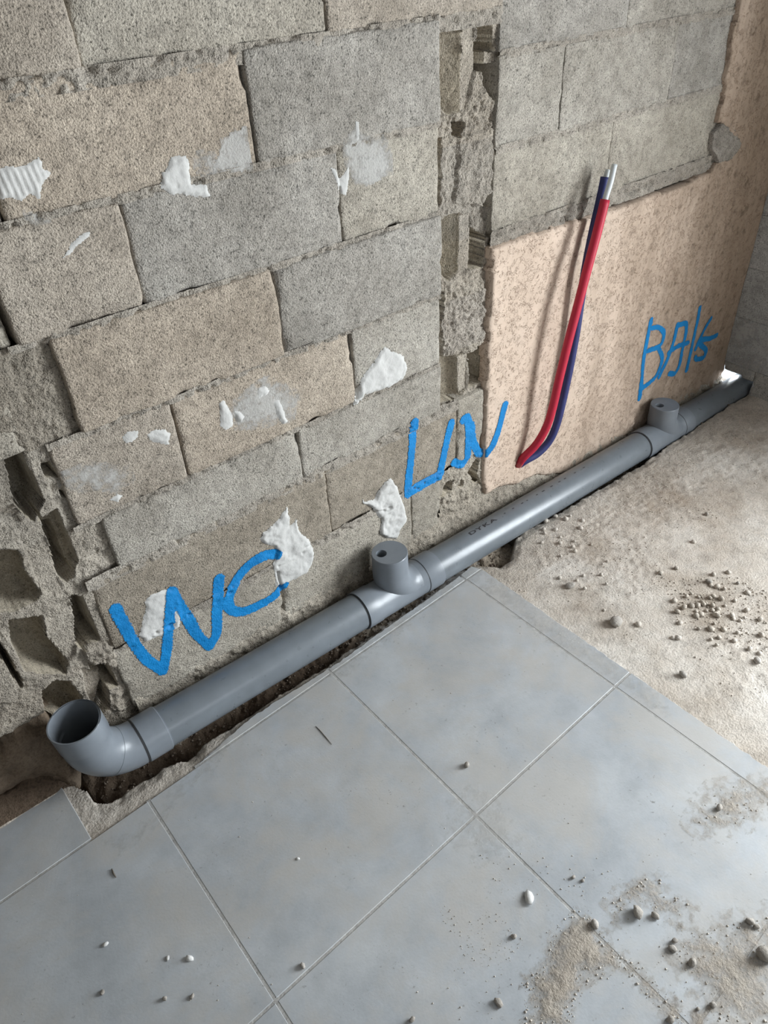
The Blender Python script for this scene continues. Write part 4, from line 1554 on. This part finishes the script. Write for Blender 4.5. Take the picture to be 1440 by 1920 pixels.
# sand spills on the tiles
spillA = [(1040, 1742), (1075, 1700), (1108, 1722), (1150, 1775), (1185, 1800), (1150, 1830), (1110, 1850), (1078, 1880), (1070, 1930), (965, 1930), (985, 1880), (975, 1830), (1020, 1812)]
spillB = [(1150, 1690), (1185, 1650), (1235, 1640), (1250, 1670), (1300, 1700), (1260, 1725), (1215, 1700), (1190, 1690), (1165, 1720), (1140, 1745)]
spillC = [(1262, 1800), (1300, 1742), (1350, 1735), (1440, 1720), (1470, 1800), (1470, 1930), (1290, 1930), (1330, 1880), (1290, 1830)]
spillD = [(1305, 1550), (1318, 1505), (1345, 1478), (1440, 1465), (1470, 1500), (1400, 1540), (1350, 1552)]
spillE = [(1150, 1790), (1185, 1790), (1240, 1850), (1300, 1920), (1270, 1925), (1210, 1870)]
sand_sp = []
FBV = None


def sandfilm(px, seed, label, soft=0.02, h=0.0022, mat=None):
    p = fpoly(px)
    x0, x1, y0, y1 = p[:, 0].min() - .03, p[:, 0].max() + .03, p[:, 1].min() - .03, p[:, 1].max() + .03
    res = 0.004
    nx = int((x1 - x0) / res) + 2; ny = int((y1 - y0) / res) + 2
    X, Y = np.meshgrid(np.linspace(x0, x1, nx), np.linspace(y0, y1, ny), indexing='ij')
    S = sdpoly(X + 0.02 * fbm(X, Y, 14, 4, seed), Y + 0.02 * fbm(X, Y, 14, 4, seed + 4), p)
    S = S - 0.012 * (1 + fbm(X, Y, 20, 3, seed + 8))
    Z = 0.0007 + h * sstep(-0.004, 0.03, S) * (0.6 + 0.8 * np.abs(fbm(X, Y, 45, 4, seed + 2, 0.6)))
    f, _ = grid_faces(nx, ny, S > -0.5 * soft)
    if len(f) == 0:
        return
    v = np.stack([X, Y, Z], -1).reshape(-1, 3)
    m = np.clip(S / soft * 0.5 + 0.5, 0, 1).ravel()
    v, f, m = compact(v, f, m)
    me = me_from('spilled_sand', v, f)
    a = me.attributes.new('m', 'FLOAT', 'POINT'); a.data.foreach_set('value', m.astype(np.float32))
    return obj('spilled_sand', me, mat or M_SANDFILM, None, label, 'sand', None, 'stuff')


sandfilm(spillA, 601, 'largest spill of sand, across a tile joint at the bottom', 0.035, 0.0040)
sandfilm(spillB, 602, 'thin streak of sand beside the largest pebble', 0.07)
sandfilm(spillC, 603, 'broad thin sand layer in the lower right corner', 0.10, 0.0025)
sandfilm(spillD, 604, 'small patch of sand at the right above the broad sand layer', 0.09)
sandfilm(spillE, 605, 'sand lying along the tile joint between the two bottom spills', 0.05)
sandfilm([(185, 1588), (240, 1572), (292, 1522), (345, 1470), (400, 1420), (430, 1380), (440, 1398), (380, 1460), (320, 1520), (270, 1560), (220, 1600)], 606, 'dust on the tile round the end of the trench', 0.05, 0.0015, M_DUSTFILM)

sandfilm([(600, 1268), (700, 1190), (800, 1118), (880, 1060), (895, 1060), (905, 1085), (860, 1100), (760, 1172), (640, 1262)], 607, 'pale dust along the sawn tile edge beside the pipe', 0.05, 0.0012, M_DUSTFILM)
sandfilm([(905, 1070), (960, 1110), (1060, 1180), (1180, 1265), (1260, 1325), (1240, 1340), (1130, 1270), (1000, 1180), (915, 1105)], 608, 'pale dust along the long tile edge next to the screed', 0.06, 0.0012, M_DUSTFILM)
sandfilm([(860, 1500), (900, 1495), (935, 1530), (960, 1580), (900, 1600), (850, 1560)], 609, 'faint dust where the tile joints cross in the middle', 0.10, 0.0008, M_DUSTFILM)

sp = []
for poly, n in ((spillA, 520), (spillB, 90), (spillC, 330), (spillD, 80), (spillE, 60)):
    sp += scatter(poly, n, 0.0008, 0.0034)
sp += scatter([(900, 1600), (1440, 1600), (1440, 1920), (700, 1920), (720, 1750)], 260, 0.0006, 0.0022, clump=(4, 0.05, 90))
sp += scatter([(0, 1640), (300, 1560), (640, 1290), (900, 1100), (1440, 1520), (1440, 1920), (0, 1920)], 240, 0.0006, 0.0018)
sp += scatter([(720, 1740), (860, 1640), (1000, 1780), (980, 1900), (720, 1900)], 150, 0.0006, 0.0018, clump=(5, 0.0, 92))
grit('tile_grit', sp, M_GRIT, 'scattered sandy grit on the grey tiles', 'grit')
scr_px = [(930, 1075), (1000, 985), (1120, 935), (1440, 760), (1440, 1430), (1300, 1340), (1100, 1195)]
sp = scatter(scr_px, 1500, 0.0008, 0.0036, lambda x, y: np.where(y > -0.29, trench_z(x, y), -0.006 + scr(x, y)), clump=(3.0, 0.02, 83))
sp += scatter([(1240, 1080), (1440, 1080), (1440, 1320), (1300, 1230)], 700, 0.001, 0.0045, lambda x, y: -0.006 + scr(x, y), clump=(5, -0.1, 95))
grit('screed_grit', sp, M_GRIT, 'gravelly grit over the bare sandy screed', 'grit')
xs = rg.uniform(-0.02, 2.9, 2600); ys = te(xs) + rg.uniform(0.004, 0.13, 2600)
ok = ys < -0.0
xs, ys = xs[ok], ys[ok]
sp = np.column_stack([xs, ys, trench_z(xs, ys), 0.0012 * (5 ** rg.rand(len(xs)))])
grit('earth_crumbs', sp, M_CRUMB, None, None, floor)

# rubble round the pipe hole in the right-hand corner, lit through the hole
for i, (px, py, s) in enumerate(((1352, 716, 14), (1366, 712, 13), (1378, 711, 11), (1342, 718, 9))):
    p = PW(px, py, -0.02)
    o = obj('plaster_rubble', CHIPS[i % 3], None, wall_back)
    o.scale = (0.012 * s / 12,) * 3
    o.location = p
area('pipe_hole_daylight', (FAR_X + 0.05, -0.04, 0.055), (FAR_X - 1, -0.12, -0.02), 0.04, 0.02, 0.13, (0.9, 0.96, 1.0))
